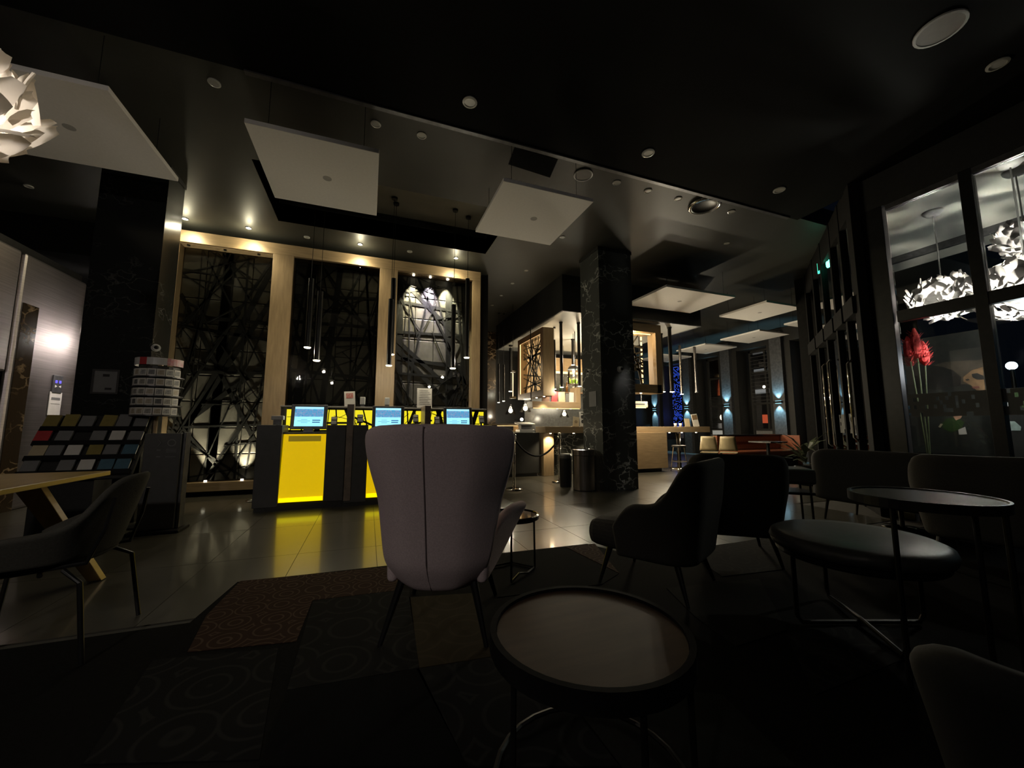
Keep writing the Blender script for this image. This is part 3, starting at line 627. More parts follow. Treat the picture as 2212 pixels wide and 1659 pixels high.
hr = thing('hanging_display_box', 'pale oak display box hanging right of the marble column, open to the front', 'display box', (5.75, 7.6, 1.9))
x0, x1, y0, y1, z0, z1 = 4.9, 6.63, 7.42, 7.85, 1.9, 3.57
part('stile', MB().box(x0, y0, z0, x0 + .17, y1, z1), WOOD, hr, bevel=.003); part('stile', MB().box(x1 - .17, y0, z0, x1, y0 + .12, z1), WOOD, hr, bevel=.003); part('side_board', MB().box(x1 - .05, y0 + .12, z0, x1, y1, z1), WOOD, hr)
part('top_board', MB().box(x0 + .17, y0, z1 - .2, x1 - .17, y1, z1), WOODH, hr); part('bottom_board', MB().box(x0 + .17, y0, z0, x1 - .05, y1, z0 + .2), WOODH, hr)
part('led_strip', MB().box(x0 + .2, y0 + .13, z1 - .225, x1 - .2, y0 + .16, z1 - .205), LED, hr)
for k in range(9):
    z = z0 + .28 + k * .135; part('led_bead', MB().box(x1 - .30, y1 - .05, z, x1 - .265, y1 - .03, z + .085), LED, hr)
rnd = random.Random(21)
for k in range(22):
    a = (rnd.uniform(x0 + .2, x1 - .3), z0 + .2); b = (rnd.uniform(x0 + .2, x1 - .3), z1 - .2)
    if k > 11: a = (x0 + .2, rnd.uniform(z0 + .2, z1 - .2)); b = (x1 - .25, rnd.uniform(z0 + .2, z1 - .2))
    p, q = Vector((a[0], y1 - .06, a[1])), Vector((b[0], y1 - .06, b[1])); d = (q - p).normalized(); n = Vector((-d.z, 0, d.x)) * rnd.uniform(.006, .03)
    part('lattice_bar', MB().slab([p - n, q - n, q + n, p + n], (0, .012, 0)), LATT, hr)
for k in range(2): part('spot_lens', MB().cyl((5.75 + k * .3, y0 + .1), .025, z0 - .012, z0 + .002, 10), LEDC, hr)
lamp('POINT', (5.9, 7.62, 3.28), 6, (1, .74, .4), .06); lamp('SPOT', (5.9, 7.55, z0 - .03), 26, (1, .8, .52), .03, (6.3, 7.45, 0), 110, .8)

tr = thing('hanging_shelf', 'long pale oak hanging shelf holding books, left of the marble column', 'shelf', (4.5, 8.75, 1.6))
part('shelf_board', MB().box(3.72, 8.62, 1.56, 5.06, 8.95, 1.72), WOODH, tr, bevel=.003); part('upright', MB().box(4.93, 8.62, 1.72, 5.06, 8.95, 2.1), WOOD, tr, bevel=.003); part('led_strip', MB().box(3.75, 8.63, 1.548, 5.03, 8.65, 1.56), LED, tr)
for k in range(3): part('spot_lens', MB().cyl((4.05 + k * .38, 8.7), .025, 1.548, 1.562, 10), LEDC, tr)
for x in (3.76, 5.02): part('rod', MB().tube([(x, 8.8, 1.7), (x, 8.8, 3.6)], .012, 6), BMETAL, tr)
lamp('SPOT', (4.4, 8.7, 1.53), 10, (1, .8, .5), .03, (4.4, 8.5, 0), 120, .8); lamp('POINT', (4.6, 8.4, 2.05), .8, (1, .8, .5), .05)
t2 = thing('hanging_shelf', 'short oak hanging shelf below the right display box', 'shelf', (6.3, 8.6, 1.6))
part('shelf_board', MB().box(5.3, 8.5, 1.62, 7.05, 8.85, 1.78), WOODH, t2, bevel=.003); part('led_strip', MB().box(5.35, 8.51, 1.60, 7.0, 8.53, 1.62), LED, t2); part('slot', MB().box(6.5, 8.497, 1.68, 6.95, 8.5, 1.72), INK, t2); part('rod', MB().tube([(7.0, 8.7, 1.75), (7.0, 8.7, 3.6)], .012, 6), BMETAL, t2)
lamp('POINT', (6.3, 8.6, 1.5), 3, (1, .8, .5), .05)
def book(x, y, z, w, h, d, m, lab, lean=0):
    t = thing('book', lab, 'book', (x, y, z)); t.rotation_euler = (0, R(lean), 0)
    part('cover', MB().box(-w / 2, 0, 0, w / 2, .004, h).box(-w / 2, d - .004, 0, w / 2, d, h).box(-w / 2, .004, 0, -w / 2 + .004, d - .004, h), m, t, local=True); part('pages', MB().box(-w / 2 + .004, .004, .004, w / 2 - .006, d - .004, h - .005), WHITEP, t, local=True)
book(4.33, 8.66, 1.72, .16, .26, .03, REDP, 'red book standing on the left hanging shelf', 8)
book(4.55, 8.66, 1.72, .19, .25, .03, CREAM, 'cream book standing beside the red book on the hanging shelf', -4)
book(4.72, 8.70, 1.72, .10, .22, .03, GREYP, 'small grey book between the cream book and the white book', 3)
book(4.82, 8.66, 1.72, .12, .25, .03, WHITEP, 'white book nearest the oak upright of the hanging shelf', 2)
book(4.12, 8.70, 1.72, .2, .16, .03, mat('brown_cover', (.2, .1, .06), .6), 'low brown book left of the red book on the hanging shelf')
# cards on the counter
def counter_card(u, v0, v1, w, m, lab, lean=0, Y=7.98):
    a, b = py(u, v1, Y), py(u, v0, Y); t = thing('menu_card', lab, 'card', (a.x, Y, 1.105)); t.rotation_euler = (R(-8), R(lean), 0); H = b.z - 1.105
    part('card', MB().box(-w / 2, 0, 0, w / 2, .006, H), m, t, local=True); part('card_foot', MB().box(-w / 2, 0, -.001, w / 2, .09, .008), m, t, local=True); return t, H
t, H = counter_card(1244, 900, 920, .16, CREAM, 'cream menu card leaning on the bar left of the column', 8)
o = part('line_art', MB().lathe([(.025, 0), (.03, 0), (.03, .003), (.025, .003), (.025, 0)], 14), INK, t, local=True); o.rotation_euler = (R(90), 0, 0); o.location = (0, 0, H * .5)
t, H = counter_card(1260, 889, 919, .15, WHITEP, 'tall white card with two dark round marks beside the column')
for z in (.66, .34):
    o = part('dark_mark', MB().cyl((0, 0), .042, 0, .003, 16), INK, t, local=True); o.rotation_euler = (R(90), 0, 0); o.location = (0, 0, H * z)
part('dark_mark', MB().box(-.03, -.003, H * .88, .03, 0, H * .93), INK, t, local=True)
t, H = counter_card(1505, 894, 920, .2, WHITEP, 'white menu card with brown print on the right end of the bar', -6, 8.05)
part('brown_print', MB().box(-.085, -.003, H * .55, .085, 0, H * .92), mat('brown_print', (.22, .14, .07), .8), t, local=True)
t, H = counter_card(1486, 904, 920, .17, CREAM, 'cream folded card beside the white menu card on the bar', 0, 8.1)
for u, w in ((1459, 'left'), (1470, 'right')):
    P = py(u, 919, 8.1); tt = thing('paper_cup', 'small white cup on the right end of the bar, %s of the two' % w, 'cup', (P.x, 8.1, 1.105))
    part('cup', MB().lathe([(0, 0), (.03, 0), (.04, .085), (.036, .085), (.027, .006), (0, .006)], 14), WHITEPL, tt, local=True, smooth=True); part('rim', MB().lathe([(.036, .083), (.043, .083), (.043, .09), (.036, .09), (.036, .083)], 14), WHITEP, tt, local=True)

# tubes, steel pendants, glass bells and lantern over the bar
bl = [(1213.5, 836, 688, 8.1, .036, 'front left', BMETAL, 'black tube pendant nearest the left edge of the bar canopy'), (1199, 840, 734, 8.6, .026, 'thin', BMETAL, 'thin black tube pendant on a long cord beside the left display box'), (1238, 788, 690, 9.6, .04, 'mid', BMETAL, 'black tube pendant above the glass lantern'),
      (1252, 834, 683, 8.0, .036, 'col', BMETAL, 'black tube pendant close to the left of the marble column'), (1103, 845, 752, 11.0, .05, 'far', BMETAL, 'far black tube pendant left of the display box'),
      (1433, 846, 708, 8.2, .04, 'r1', BMETAL, 'black tube pendant just right of the right display box'), (1452, 846, 704, 7.6, .045, 'r2', BMETAL, 'thick black tube pendant second right of the right display box')]
for u, v, vt, Y, r, _, m, lab in bl:
    P, T = py(u, v, Y), py(u - 2, vt, Y); tube_pendant(P, min(T.z, 3.58) - P.z, r, 3.603, lab, m, True, 1.6 if u < 1240 else 4.5 if u < 1300 else 18)
for u, v, vt, Y, lab in ((1473, 851, 746, 9.2, 'steel tube pendant left of the two in front of the far panels'), (1505, 847, 749, 8.8, 'steel tube pendant right of the two in front of the far panels')):
    P, T = py(u, v, Y), py(u - 8, vt, Y); tube_pendant(P, T.z - P.z, .04, ZC - .002, lab, STEEL, v > 848, 24)
for u, v, vt, w in ((1077, 869, 786, 'left'), (1088, 866, 788, 'right')):
    P, T = py(u, v, 10.5), py(u, vt, 10.5); tube_pendant(P, T.z - P.z, .028, ZC - .002, 'thin dark tube pendant before the brown marble wall, %s of the two' % w, BMETAL, True, 4)
def bell(u, v, Y, r, lab):
    P = py(u, v, Y); t = thing('bell_pendant', lab, 'pendant lamp', P, 0, 'glass bell lamps behind the bar')
    part('shade', MB().lathe([(.02, r * 1.2), (r * .35, r * 1.1), (r * .6, r * .5), (r, -r * .25), (r * 1.12, -r * .42)], 18), GLASSC, t, local=True, smooth=True)
    part('bulb', MB().ball((0, 0, r * .25), r * .42, 12, 8), LEDC, t, local=True, smooth=True); part('cap', MB().cyl((0, 0), .03, r * 1.1, r * 1.5, 10), GMETAL, t, local=True)
    top = 3.60 if P.x > 3.9 else ZC
    part('cord', MB().tube([(0, 0, r * 1.4), (0, 0, top - P.z)], .005, 5), BMETAL, t, local=True); lamp('POINT', (P.x, P.y, P.z - r * .5), 2.2, (1, .88, .66), .05)
for u, v, Y, r, lab in ((1103, 890, 11.6, .165, 'glass bell lamp left of the two above the lit shelf'), (1135, 885, 10.5, .16, 'glass bell lamp right of the two above the lit shelf'), (1219, 897, 10.5, .14, 'glass bell lamp above the bar under the hanging shelf')): bell(u, v, Y, r, lab)
for u, v, w in ((1127, 906, 'left'), (1148, 903, 'right')):
    P = py(u, v, 12.3); t = thing('globe_lamp', 'tiny round lamp low behind the bar, %s of the two' % w, 'lamp', P)
    part('globe', MB().ball((0, 0, 0), .055, 12, 8), LEDC, t, local=True, smooth=True); part('arm', MB().tube([(0, 0.04, 0), (0, .68, 0)], .012, 6), GMETAL, t, local=True)
P = py(1240, 832, 9.0); t = thing('glass_lantern', 'hanging glass lantern holding a bright green and yellow plant', 'lantern', P)
part('glass_body', MB().lathe([(.16, .02), (.165, .2), (.16, .42)], 20), GLASSC, t, local=True, smooth=True); part('tray', MB().lathe([(0, -.03), (.10, -.02), (.18, .0), (.18, .02), (0, .02)], 20), BRONZE, t, local=True, smooth=True)
part('hood', MB().lathe([(.17, .42), (.12, .50), (.03, .53), (0, .53)], 20), GMETAL, t, local=True, smooth=True); part('bulb', MB().ball((0, 0, .38), .04, 10, 6), LEDC, t, local=True)
rnd = random.Random(2); lf = MB()
LIME = mat('lime_leaf', (.33, .52, .03), .5, vary=.3)
for k in range(24):
    a = rnd.random() * 6.28; r_ = rnd.uniform(.02, .11); c = Vector((r_ * math.cos(a), r_ * math.sin(a), .03 + rnd.random() * .05)); w = Vector((-math.sin(a), math.cos(a), 0)) * .02
    part('leaf', MB().slab([c - w, c + w, c + w * .8 + Vector((.02 * math.cos(a), .02 * math.sin(a), .08)), c + Vector((.03 * math.cos(a), .03 * math.sin(a), .13)), c - w * .8 + Vector((.02 * math.cos(a), .02 * math.sin(a), .08))], (.002, .002, 0)), LIME, t, local=True)
part('rod', MB().tube([(0, 0, .53), (0, 0, 3.6 - P.z)], .008, 6), BMETAL, t, local=True); lamp('POINT', (P.x, P.y, P.z + .30), 2.5, (1, .95, .7), .03)
P = py(1108, 861, 9.6); t = thing('cage_lantern', 'slim wire cage lantern hanging far left of the display box', 'lantern', P)
for a in range(6): part('wire', MB().tube([(.07 * math.cos(a), .07 * math.sin(a), .03), (.07 * math.cos(a), .07 * math.sin(a), .7)], .005, 5), BMETAL, t, local=True)
part('ring', MB().cyl((0, 0), .085, 0, .05, 14), PALEW, t, local=True); part('cap', MB().cyl((0, 0), .08, .7, .74, 14), BMETAL, t, local=True); part('cord', MB().tube([(0, 0, .74), (0, 0, ZC - P.z)], .006, 5), BMETAL, t, local=True); part('lamp_tube', MB().cyl((0, 0), .015, .05, .68, 8), emit('cage_glow', (1, .8, .5), 1.0), t, local=True)

# back bar: oak valance with light strip, bottles and dark units
t = thing('back_bar', 'back bar with an oak valance and a warm light strip, behind the glass lantern', 'back bar', (5.8, 11.3, 0))
part('valance', MB().box(4.7, 11.2, 2.85, 7.4, 11.24, 3.35), WOODH, t); part('led_strip', MB().box(4.7, 11.17, 2.83, 7.4, 11.2, 2.90), LED, t)
part('cabinet', MB().box(4.7, 11.0, 0, 7.4, 11.5, 1.0), BLACK, t); part('shelf_board', MB().box(4.7, 11.24, 2.2, 7.4, 11.5, 2.24), WOODD, t); part('back_panel', MB().box(4.7, 11.5, 1.0, 7.4, 11.54, 3.4), mat('back_panel_dark', (.06, .062, .06), .2), t); part('stile', MB().box(7.25, 11.18, 1.0, 7.4, 11.5, 3.35), WOOD, t)
lamp('POINT', (5.4, 11.05, 2.7), 10, (1, .75, .42), .1); lamp('POINT', (6.8, 11.05, 2.7), 10, (1, .75, .42), .1); lamp('POINT', (5.6, 9.4, 3.0), 14, (1, .84, .6), .15)
rnd = random.Random(4)
BOT = [mat('bottle_%d' % i, c, .12) for i, c in enumerate(((.02, .05, .02), (.12, .05, .01), (.25, .25, .24), (.05, .02, .02)))]
proto = {}
for k in range(10):
    x = 4.95 + k * .24; g = k % 4; z = 2.24
    nm = ['dark green', 'amber', 'clear', 'dark red'][g]
    t = thing('bottle', '%s bottle, %s from left on the back bar shelf' % (nm, NTH[k]), 'bottle', (x, 11.36, z), 0, 'bottles on the back bar')
    part('body', MB().lathe([(0, 0), (.04, 0), (.04, .2), (.015, .26), (.015, .33), (0, .33)], 10), BOT[g], t, local=True, smooth=True); part('cap', MB().cyl((0, 0), .017, .33, .36, 8), GMETAL, t, local=True)
# chrome bar stool and dark pedestal by the block
t = thing('bar_stool', 'chrome wire bar stool beside the oak block', 'stool', (7.28, 7.7, 0))
part('seat', MB().cyl((0, 0), .17, .60, .64, 18), BLACK, t, local=True)
for a in range(4): part('leg', MB().tube([(.12 * math.cos(a * 1.57 + .8), .12 * math.sin(a * 1.57 + .8), .6), (.2 * math.cos(a * 1.57 + .8), .2 * math.sin(a * 1.57 + .8), 0)], .011, 6), CHROME, t, local=True)
part('foot_ring', MB().tube([(.17 * math.cos(k * .524), .17 * math.sin(k * .524), .25) for k in range(12)], .009, 6, closed=True), CHROME, t, local=True)
t = thing('pedestal_table', 'dark pedestal of a high table right of the oak block', 'table', (7.75, 8.2, 0))
part('base', MB().lathe([(0, 0), (.25, 0), (.24, .02), (.06, .05), (0, .05)], 20), CHROME, t, local=True, smooth=True); part('column', MB().lathe([(0, .05), (.06, .05), (.045, .4), (.07, .45), (.04, .5), (.06, .93), (0, .93)], 14), BMETAL, t, local=True, smooth=True)

# ------------------------------------------------------------------ rope posts, bins
def rope_post(x, y, lab):
    t = thing('rope_post', lab, 'barrier post', (x, y, 0), 0, 'rope barrier posts')
    part('base', MB().lathe([(0, 0), (.16, 0), (.165, .012), (.12, .03), (.035, .045), (0, .045)], 28), CHROME, t, local=True, smooth=True)
    part('pole', MB().lathe([(0, .04), (.026, .04), (.026, .88), (0, .88)], 16), CHROME, t, local=True, smooth=True)
    part('collar', MB().lathe([(.026, .85), (.042, .86), (.042, .92), (.026, .93)], 16), CHROME, t, local=True, smooth=True); part('knob', MB().ball((0, 0, .955), .04, 14, 8, (1, 1, .8)), CHROME, t, local=True, smooth=True)
rope_post(2.45, 6.52, 'shiny metal rope post right beside the big wing chair'); rope_post(3.63, 7.05, 'shiny metal rope post in front of the oak bar leg'); rope_post(-1.50, 6.92, 'metal rope post half hidden behind the left end of the desk'); rope_post(2.45, 7.6, 'far metal rope post behind the wing chair edge')
ro = [Vector((3.63, 7.05, .89)).lerp(Vector((2.45, 6.52, .89)), k / 14) - Vector((0, 0, .34 * (1 - (2 * k / 14 - 1) ** 2))) for k in range(15)]
solo('rope', MB().tube(ro, .018, 8), FAB_BLK, 'black rope sagging between the two shiny posts', 'rope', smooth=True)
t = thing('waste_bin', 'tall round brushed steel bin in front of the marble column', 'bin', (3.60, 6.05, 0))
part('body', MB().lathe([(0, .02), (.205, .02), (.205, .60), (0, .60)], 32), STEEL, t, local=True, smooth=False); part('base_ring', MB().cyl((0, 0), .2, 0, .02, 28), BLACK, t, local=True); part('lid', MB().lathe([(.205, .605), (.21, .61), (.21, .70), (.17, .71), (.16, .66), (0, .66)], 32), STEEL, t, local=True)
t = thing('waste_bin', 'small black bin beside the steel bin', 'bin', (3.48, 6.52, 0))
part('body', MB().lathe([(0, 0), (.11, 0), (.115, .52), (0, .52)], 24), BMETAL, t, local=True, smooth=False); part('lid', MB().lathe([(.117, .52), (.117, .57), (.10, .60), (0, .61)], 24), LEATHER_G, t, local=True)
# things fixed to the columns
def column_dome(P, d, r, lab, m=WHITEPL):
    t = thing('security_camera', lab, 'camera', P); d = Vector(d)
    part('mount', MB().disc((0, 0, 0), d, r, r * .5, 18), m, t, local=True); part('housing', MB().disc(d * r * .5, d, r * .82, r * .7, 18), m, t, local=True); part('lens', MB().ball(d * r * 1.25, r * .52, 14, 8), BMETAL, t, local=True, smooth=True)
P = py(1337, 798, 5.85); column_dome((P.x, 5.85, P.z), (.25, -.97, 0), .055, 'grey dome camera on the front face of the right marble column')
P = px(1276, 803, 3.86); column_dome((3.86, P.y, P.z), (-1, 0, 0), .045, 'small grey dome camera on the left face of the right marble column')
P = py(343, 752, 5.85); column_dome((P.x - .03, 5.85, P.z), (.5, -.87, 0), .045, 'white dome camera on the left marble column')
P = px(1281, 862, 3.86); solo('paper_notice', MB().box(3.85, P.y - .12, P.z - .14, 3.858, P.y + .12, P.z + .14), GREYP, 'plain grey paper on the left face of the right marble column', 'notice')

# ------------------------------------------------------------------ carpet
cp = [(-.83, 3.39), (1.98, 3.31), (2.2, 2.85), (6.0, 2.55), (6.0, -3.9), (-6.5, -3.9), (-6.5, 2.8), (-.9, 2.8)]
rug = thing('carpet', 'dark patchwork carpet with ring patterns under the lounge chairs', 'carpet', (0.5, 1.5, 0))
part('ground', MB().prism(cp, 0, .003), CARPET, rug)
def patch(pix, m, dz=.006):
    q = [pz(u, v, dz) for u, v in pix]; part('patch', MB().prism([(p.x, p.y) for p in q], .002, dz), m, rug)
patch([(519, 1255), (846, 1223), (872, 1273), (675, 1296), (640, 1385), (405, 1408), (445, 1330)], CARP_RED)
patch([(676, 1297), (884, 1272), (905, 1442), (620, 1490)], CARP_GREY)
patch([(884, 1290), (1035, 1280), (1060, 1418), (906, 1442)], CARP_OL)
patch([(1098, 1196), (1218, 1182), (1335, 1240), (1300, 1262), (1075, 1290)], CARP_SL)
patch([(1222, 1181), (1285, 1174), (1310, 1205), (1338, 1238)], CARP_RED)
patch([(1440, 1270), (1640, 1250), (1700, 1360), (1590, 1395), (1500, 1330)], CARP_PALE)
patch([(1255, 1540), (1440, 1490), (1560, 1500), (1720, 1655), (1345, 1658)], CARP_PALE)
patch([(621, 1491), (905, 1443), (1010, 1655), (560, 1655)], CARP_SL)
patch([(330, 1425), (600, 1400), (560, 1640), (180, 1650)], CARP_GREY)
patch([(1480, 1130 + 60), (1660, 1160), (1690, 1230), (1560, 1245)], CARP_GREY)
patch([(1700, 1370), (1900, 1340), (1960, 1420), (1760, 1500)], CARP_GREY)
patch([(900, 1445), (1060, 1420), (1250, 1545), (1340, 1655), (1010, 1655)], CARP_GREY)

# ------------------------------------------------------------------ wing chair seen from behind
def lerp_tab(tab, x):
    if x <= tab[0][0]: return tab[0][1]
    for (a, b), (c, d) in zip(tab, tab[1:]):
        if x <= c: return b + (d - b) * (x - a) / (c - a)
    return tab[-1][1]
wc = thing('wing_chair', 'large mauve grey wing chair seen from behind in the middle of the room', 'armchair', (.46, 2.36, 0), -R(22))
WT = [(.26, .15), (.29, .21), (.41, .27), (.6, .305), (.71, .325), (.80, .355), (.91, .385), (1.0, .398), (1.06, .400), (1.10, .36)]
def wing(u, v):
    s = 2 * u - 1; z = .26 + .85 * v
    w = lerp_tab(WT, z - (.035 * abs(s) ** 6 if v > .9 else 0)); k = abs(s)
    fold = (.34 * max(0, k - .45) ** 1.5) * (1 if z > .75 else max(.35, 1 - (0.75 - z) * 1.6))
    yb = -.33 - .14 * (z - .26) + (.07 * (.4 - z) / .14 if z < .4 else 0)
    return (s * w, yb + fold * 1.3 + .05 * k * k, z - .03 * k ** 4 * v ** 8)
part('back_shell', MB().grid(25, 19, wing), FAB_MAUVE, wc, local=True, smooth=True, solid=.07, bevel=0, sub=1)
def seam(v): x, y, z = wing(.46, v); return (x, y - .038, z)
part('seam', MB().tube([seam(k / 16 * .98 + .005) for k in range(17)], .0035, 6), FAB_SEAM, wc, local=True, smooth=True)
def arm(sg):
    def f(u, v):                                            # v along the arm, u across (bottom to top)
        y = -.26 + .56 * v; top = .46 + .15 * math.sin(math.pi * min(1, v * 1.1) * .62); bot = .28 + .22 * v ** 1.4
        z = bot + (top - bot) * u; out = .23 + .17 * v ** 1.1 + .07 * u * v
        return (sg * out, y, z)
    return MB().grid(9, 11, f)
for sg in (-1, 1): part('armrest', arm(sg), FAB_MAUVE, wc, local=True, smooth=True, solid=.06, sub=1)
part('seat', MB().box(-.20, -.28, .30, .20, .34, .44), FAB_MAUVE, wc, local=True, bevel=.05)
for sx in (-1, 1):
    for y0, y1 in ((-.22, -.30), (.24, .31)): part('leg', MB().tube([(sx * .19, y0, .29), (sx * .27, y1, 0)], .022, 10, r1=.012), BMETAL, wc, local=True)

# ------------------------------------------------------------------ tub armchairs
def tub_parts(t, m, hb=.88, ha=.585):
    def shell(u, v):
        s = 2 * u - 1; k = abs(s); sg = 1 if s >= 0 else -1
        a = min(1, k / .52)                                 # 0..1 round the back corner, then along the arm
        if k <= .30: x, y = s / .30 * .20, -.36
        elif k <= .62: th = (k - .30) / .32 * math.pi / 2; x, y = sg * (.20 + .15 * math.sin(th)), -.36 + .16 * (1 - math.cos(th))
        else: q = (k - .62) / .38; x, y = sg * (.35 + .01 * q), -.20 + .38 * q
        sm = 1 / (1 + math.exp((k - .585) * 27)); top = ha + (hb - ha) * sm
        if k > .86: top -= (k - .86) / .14 * .17
        z = .22 + (top - .22) * v; tp = .80 + .20 * min(1, (z - .22) / .4)
        return (x * tp, y * (.86 + .14 * min(1, (z - .22) / .35)) - (.10 * (z - .5) if y < -.15 and z > .5 else 0), z)
    part('shell', MB().grid(37, 11, shell), m, t, local=True, smooth=True, solid=.075, sub=1)
    part('seat', MB().box(-.285, -.30, .21, .285, .43, .44), m, t, local=True, bevel=.09, sub=1)
    for sx in (-1, 1):
        for y0, y1 in ((-.22, -.30), (.24, .30)): part('leg', MB().tube([(sx * .23, y0, .24), (sx * .285, y1, 0)], .021, 10, r1=.011), BMETAL, t, local=True)
ta = thing('tub_armchair', 'dark grey tub armchair right of the round wooden table, its seat to the left', 'armchair', (1.98, 2.36, 0), R(28), 'grey tub armchairs')
tub_parts(ta, FAB_DARK)
copy_thing(ta, (3.02, 2.62, 0), -R(38), 'dark tub armchair seen from behind, right of the first tub armchair')
copy_thing(ta, (4.68, 1.70, 0), -R(70), 'dark round-backed armchair behind the tall round table by the glazed wall')
tb = thing('tub_armchair', 'black low armchair at the bottom right corner of the picture, cut off', 'armchair', (1.50, .27, 0), -R(75)); tub_parts(tb, FAB_BLK, .665, .50)

# sofa by the glazing
t = thing('sofa', 'low black two-seat sofa with a curved back by the glazed wall', 'sofa', (5.48, 2.62, 0), -R(90))
def sofa_shell(u, v):
    s = 2 * u - 1; k = abs(s); sg = 1 if s >= 0 else -1
    if k <= .6: x, y = s / .6 * .5, -.36
    elif k <= .8: th = (k - .6) / .2 * math.pi / 2; x, y = sg * (.5 + .16 * math.sin(th)), -.36 + .16 * (1 - math.cos(th))
    else: x, y = sg * .66, -.20 + .45 * (k - .8) / .2
    top = .62 + .22 / (1 + math.exp((k - .74) * 24)); return (x, y, .24 + (top - .24) * v)
part('shell', MB().grid(37, 9, sofa_shell), FAB_BLK, t, local=True, smooth=True, solid=.08, sub=1); part('seat', MB().box(-.6, -.3, .22, .6, .36, .44), FAB_BLK, t, local=True, bevel=.06)
for sx in (-.52, .52):
    for y in (-.28, .28): part('leg', MB().tube([(sx, y, .26), (sx * 1.08, y * 1.08, 0)], .018, 8, r1=.011), BMETAL, t, local=True)

# ------------------------------------------------------------------ round tables and stool
def ring_pts(r, z, n=28): return [(r * math.cos(2 * math.pi * k / n), r * math.sin(2 * math.pi * k / n), z) for k in range(n)]
t = thing('round_table', 'low round table with a brown wooden top and black rim in the foreground', 'table', (.69, 1.155, 0))
part('top', MB().lathe([(0, .425), (.295, .425), (.295, .448), (0, .448)], 48), TABLEW, t, local=True)
part('rim', MB().lathe([(.295, .40), (.316, .40), (.316, .458), (.297, .458), (.297, .42), (.295, .40)], 48), MULL, t, local=True)
for a in (R(195), R(265), R(308), R(60)): part('leg', MB().tube([(.295 * math.cos(a), .295 * math.sin(a), .41), (.30 * math.cos(a), .30 * math.sin(a), .008)], .009, 8), BMETAL, t, local=True)
part('floor_ring', MB().tube(ring_pts(.30, .016), .009, 6, closed=True), BMETAL, t, local=True)
t = thing('side_table', 'small glossy black side table on thin wire legs beyond the wing chair', 'table', (1.06, 2.86, 0), R(0))
part('top', MB().lathe([(0, .40), (.20, .40), (.205, .405), (.205, .432), (.19, .436), (.188, .428), (0, .428)], 40), mat('gloss_black', (.012, .012, .012), .06), t, local=True)
for a in (R(8), R(128), R(248)): part('leg', MB().tube([(.195 * math.cos(a), .195 * math.sin(a), .405), (.20 * math.cos(a), .20 * math.sin(a), .01)], .008, 8), BMETAL, t, local=True)
def fp(a): return (.20 * math.cos(a), .20 * math.sin(a), .01)
part('floor_bar', MB().tube([fp(R(8)), (.10, -.06, .01), (.02, -.10, .03), fp(R(248))], .008, 6), BMETAL, t, local=True); part('floor_bar', MB().tube([fp(R(8)), fp(R(68)), fp(R(128))], .008, 6), BMETAL, t, local=True)
t = thing('round_ottoman', 'round grey leather ottoman on a black crossed wire base', 'ottoman', (2.62, 1.47, 0), 0)
part('cushion', MB().lathe([(0, .40), (.36, .40), (.395, .41), (.405, .44), (.395, .468), (.36, .485), (.25, .493), (0, .496)], 48), LEATHER_G, t, local=True, smooth=True)
part('base_rim', MB().lathe([(0, .365), (.365, .365), (.375, .375), (.375, .40), (0, .40)], 40), BMETAL, t, local=True)
for a in (R(160), R(55)):
    c, s = .355 * math.cos(a), .355 * math.sin(a)
    part('wire_frame', MB().tube([(c, s, .37), (c, s, .05), (c * .93, s * .93, .014), (0, 0, .014 if a > 2 else .03), (-c * .93, -s * .93, .014), (-c, -s, .05), (-c, -s, .37)], .012, 8), BMETAL, t, local=True)
t = thing('tall_round_table', 'tall round dark table with thin black legs, overhanging the ottoman on the right', 'table', (2.41, 1.06, 0))
part('top', MB().lathe([(0, .758), (.25, .758), (.25, .776), (0, .776)], 48), DARKTOP, t, local=True); part('rim', MB().lathe([(.25, .742), (.262, .742), (.262, .782), (.251, .782), (.25, .742)], 48), BMETAL, t, local=True)
for a in (R(180), R(285), R(340)): part('leg', MB().tube([(.235 * math.cos(a), .235 * math.sin(a), .75), (.235 * math.cos(a), .235 * math.sin(a), 0)], .011, 8), BMETAL, t, local=True)
t = thing('bench_seat', 'grey padded bench end with a thin black leg behind the tub armchairs', 'bench', (4.2, 3.0, 0), -R(40))
part('cushion', MB().box(-.25, -.12, .50, .30, .25, .66), LEATHER_G, t, local=True, bevel=.03); part('shelf', MB().box(-.10, -.14, .40, .27, .24, .425), BMETAL, t, local=True); 
for x, y in ((.24, -.10), (.24, .2), (-.22, -.1), (-.22, .2)): part('leg', MB().tube([(x, y, .51), (x * 1.03, y * 1.03, 0)], .011, 8), BMETAL, t, local=True)
P = pz(1950, 1142, 0); t = thing('round_floor_base', 'chrome round foot of a small table under the tall round table', 'table', (P.x, P.y, 0))
part('foot', MB().lathe([(0, 0), (.17, 0), (.17, .012), (.02, .03), (0, .03)], 28), CHROME, t, local=True, smooth=True); part('column', MB().cyl((0, 0), .022, .03, .40, 12), BMETAL, t, local=True); part('top', MB().cyl((0, 0), .2, .40, .42, 24), BLACK, t, local=True)

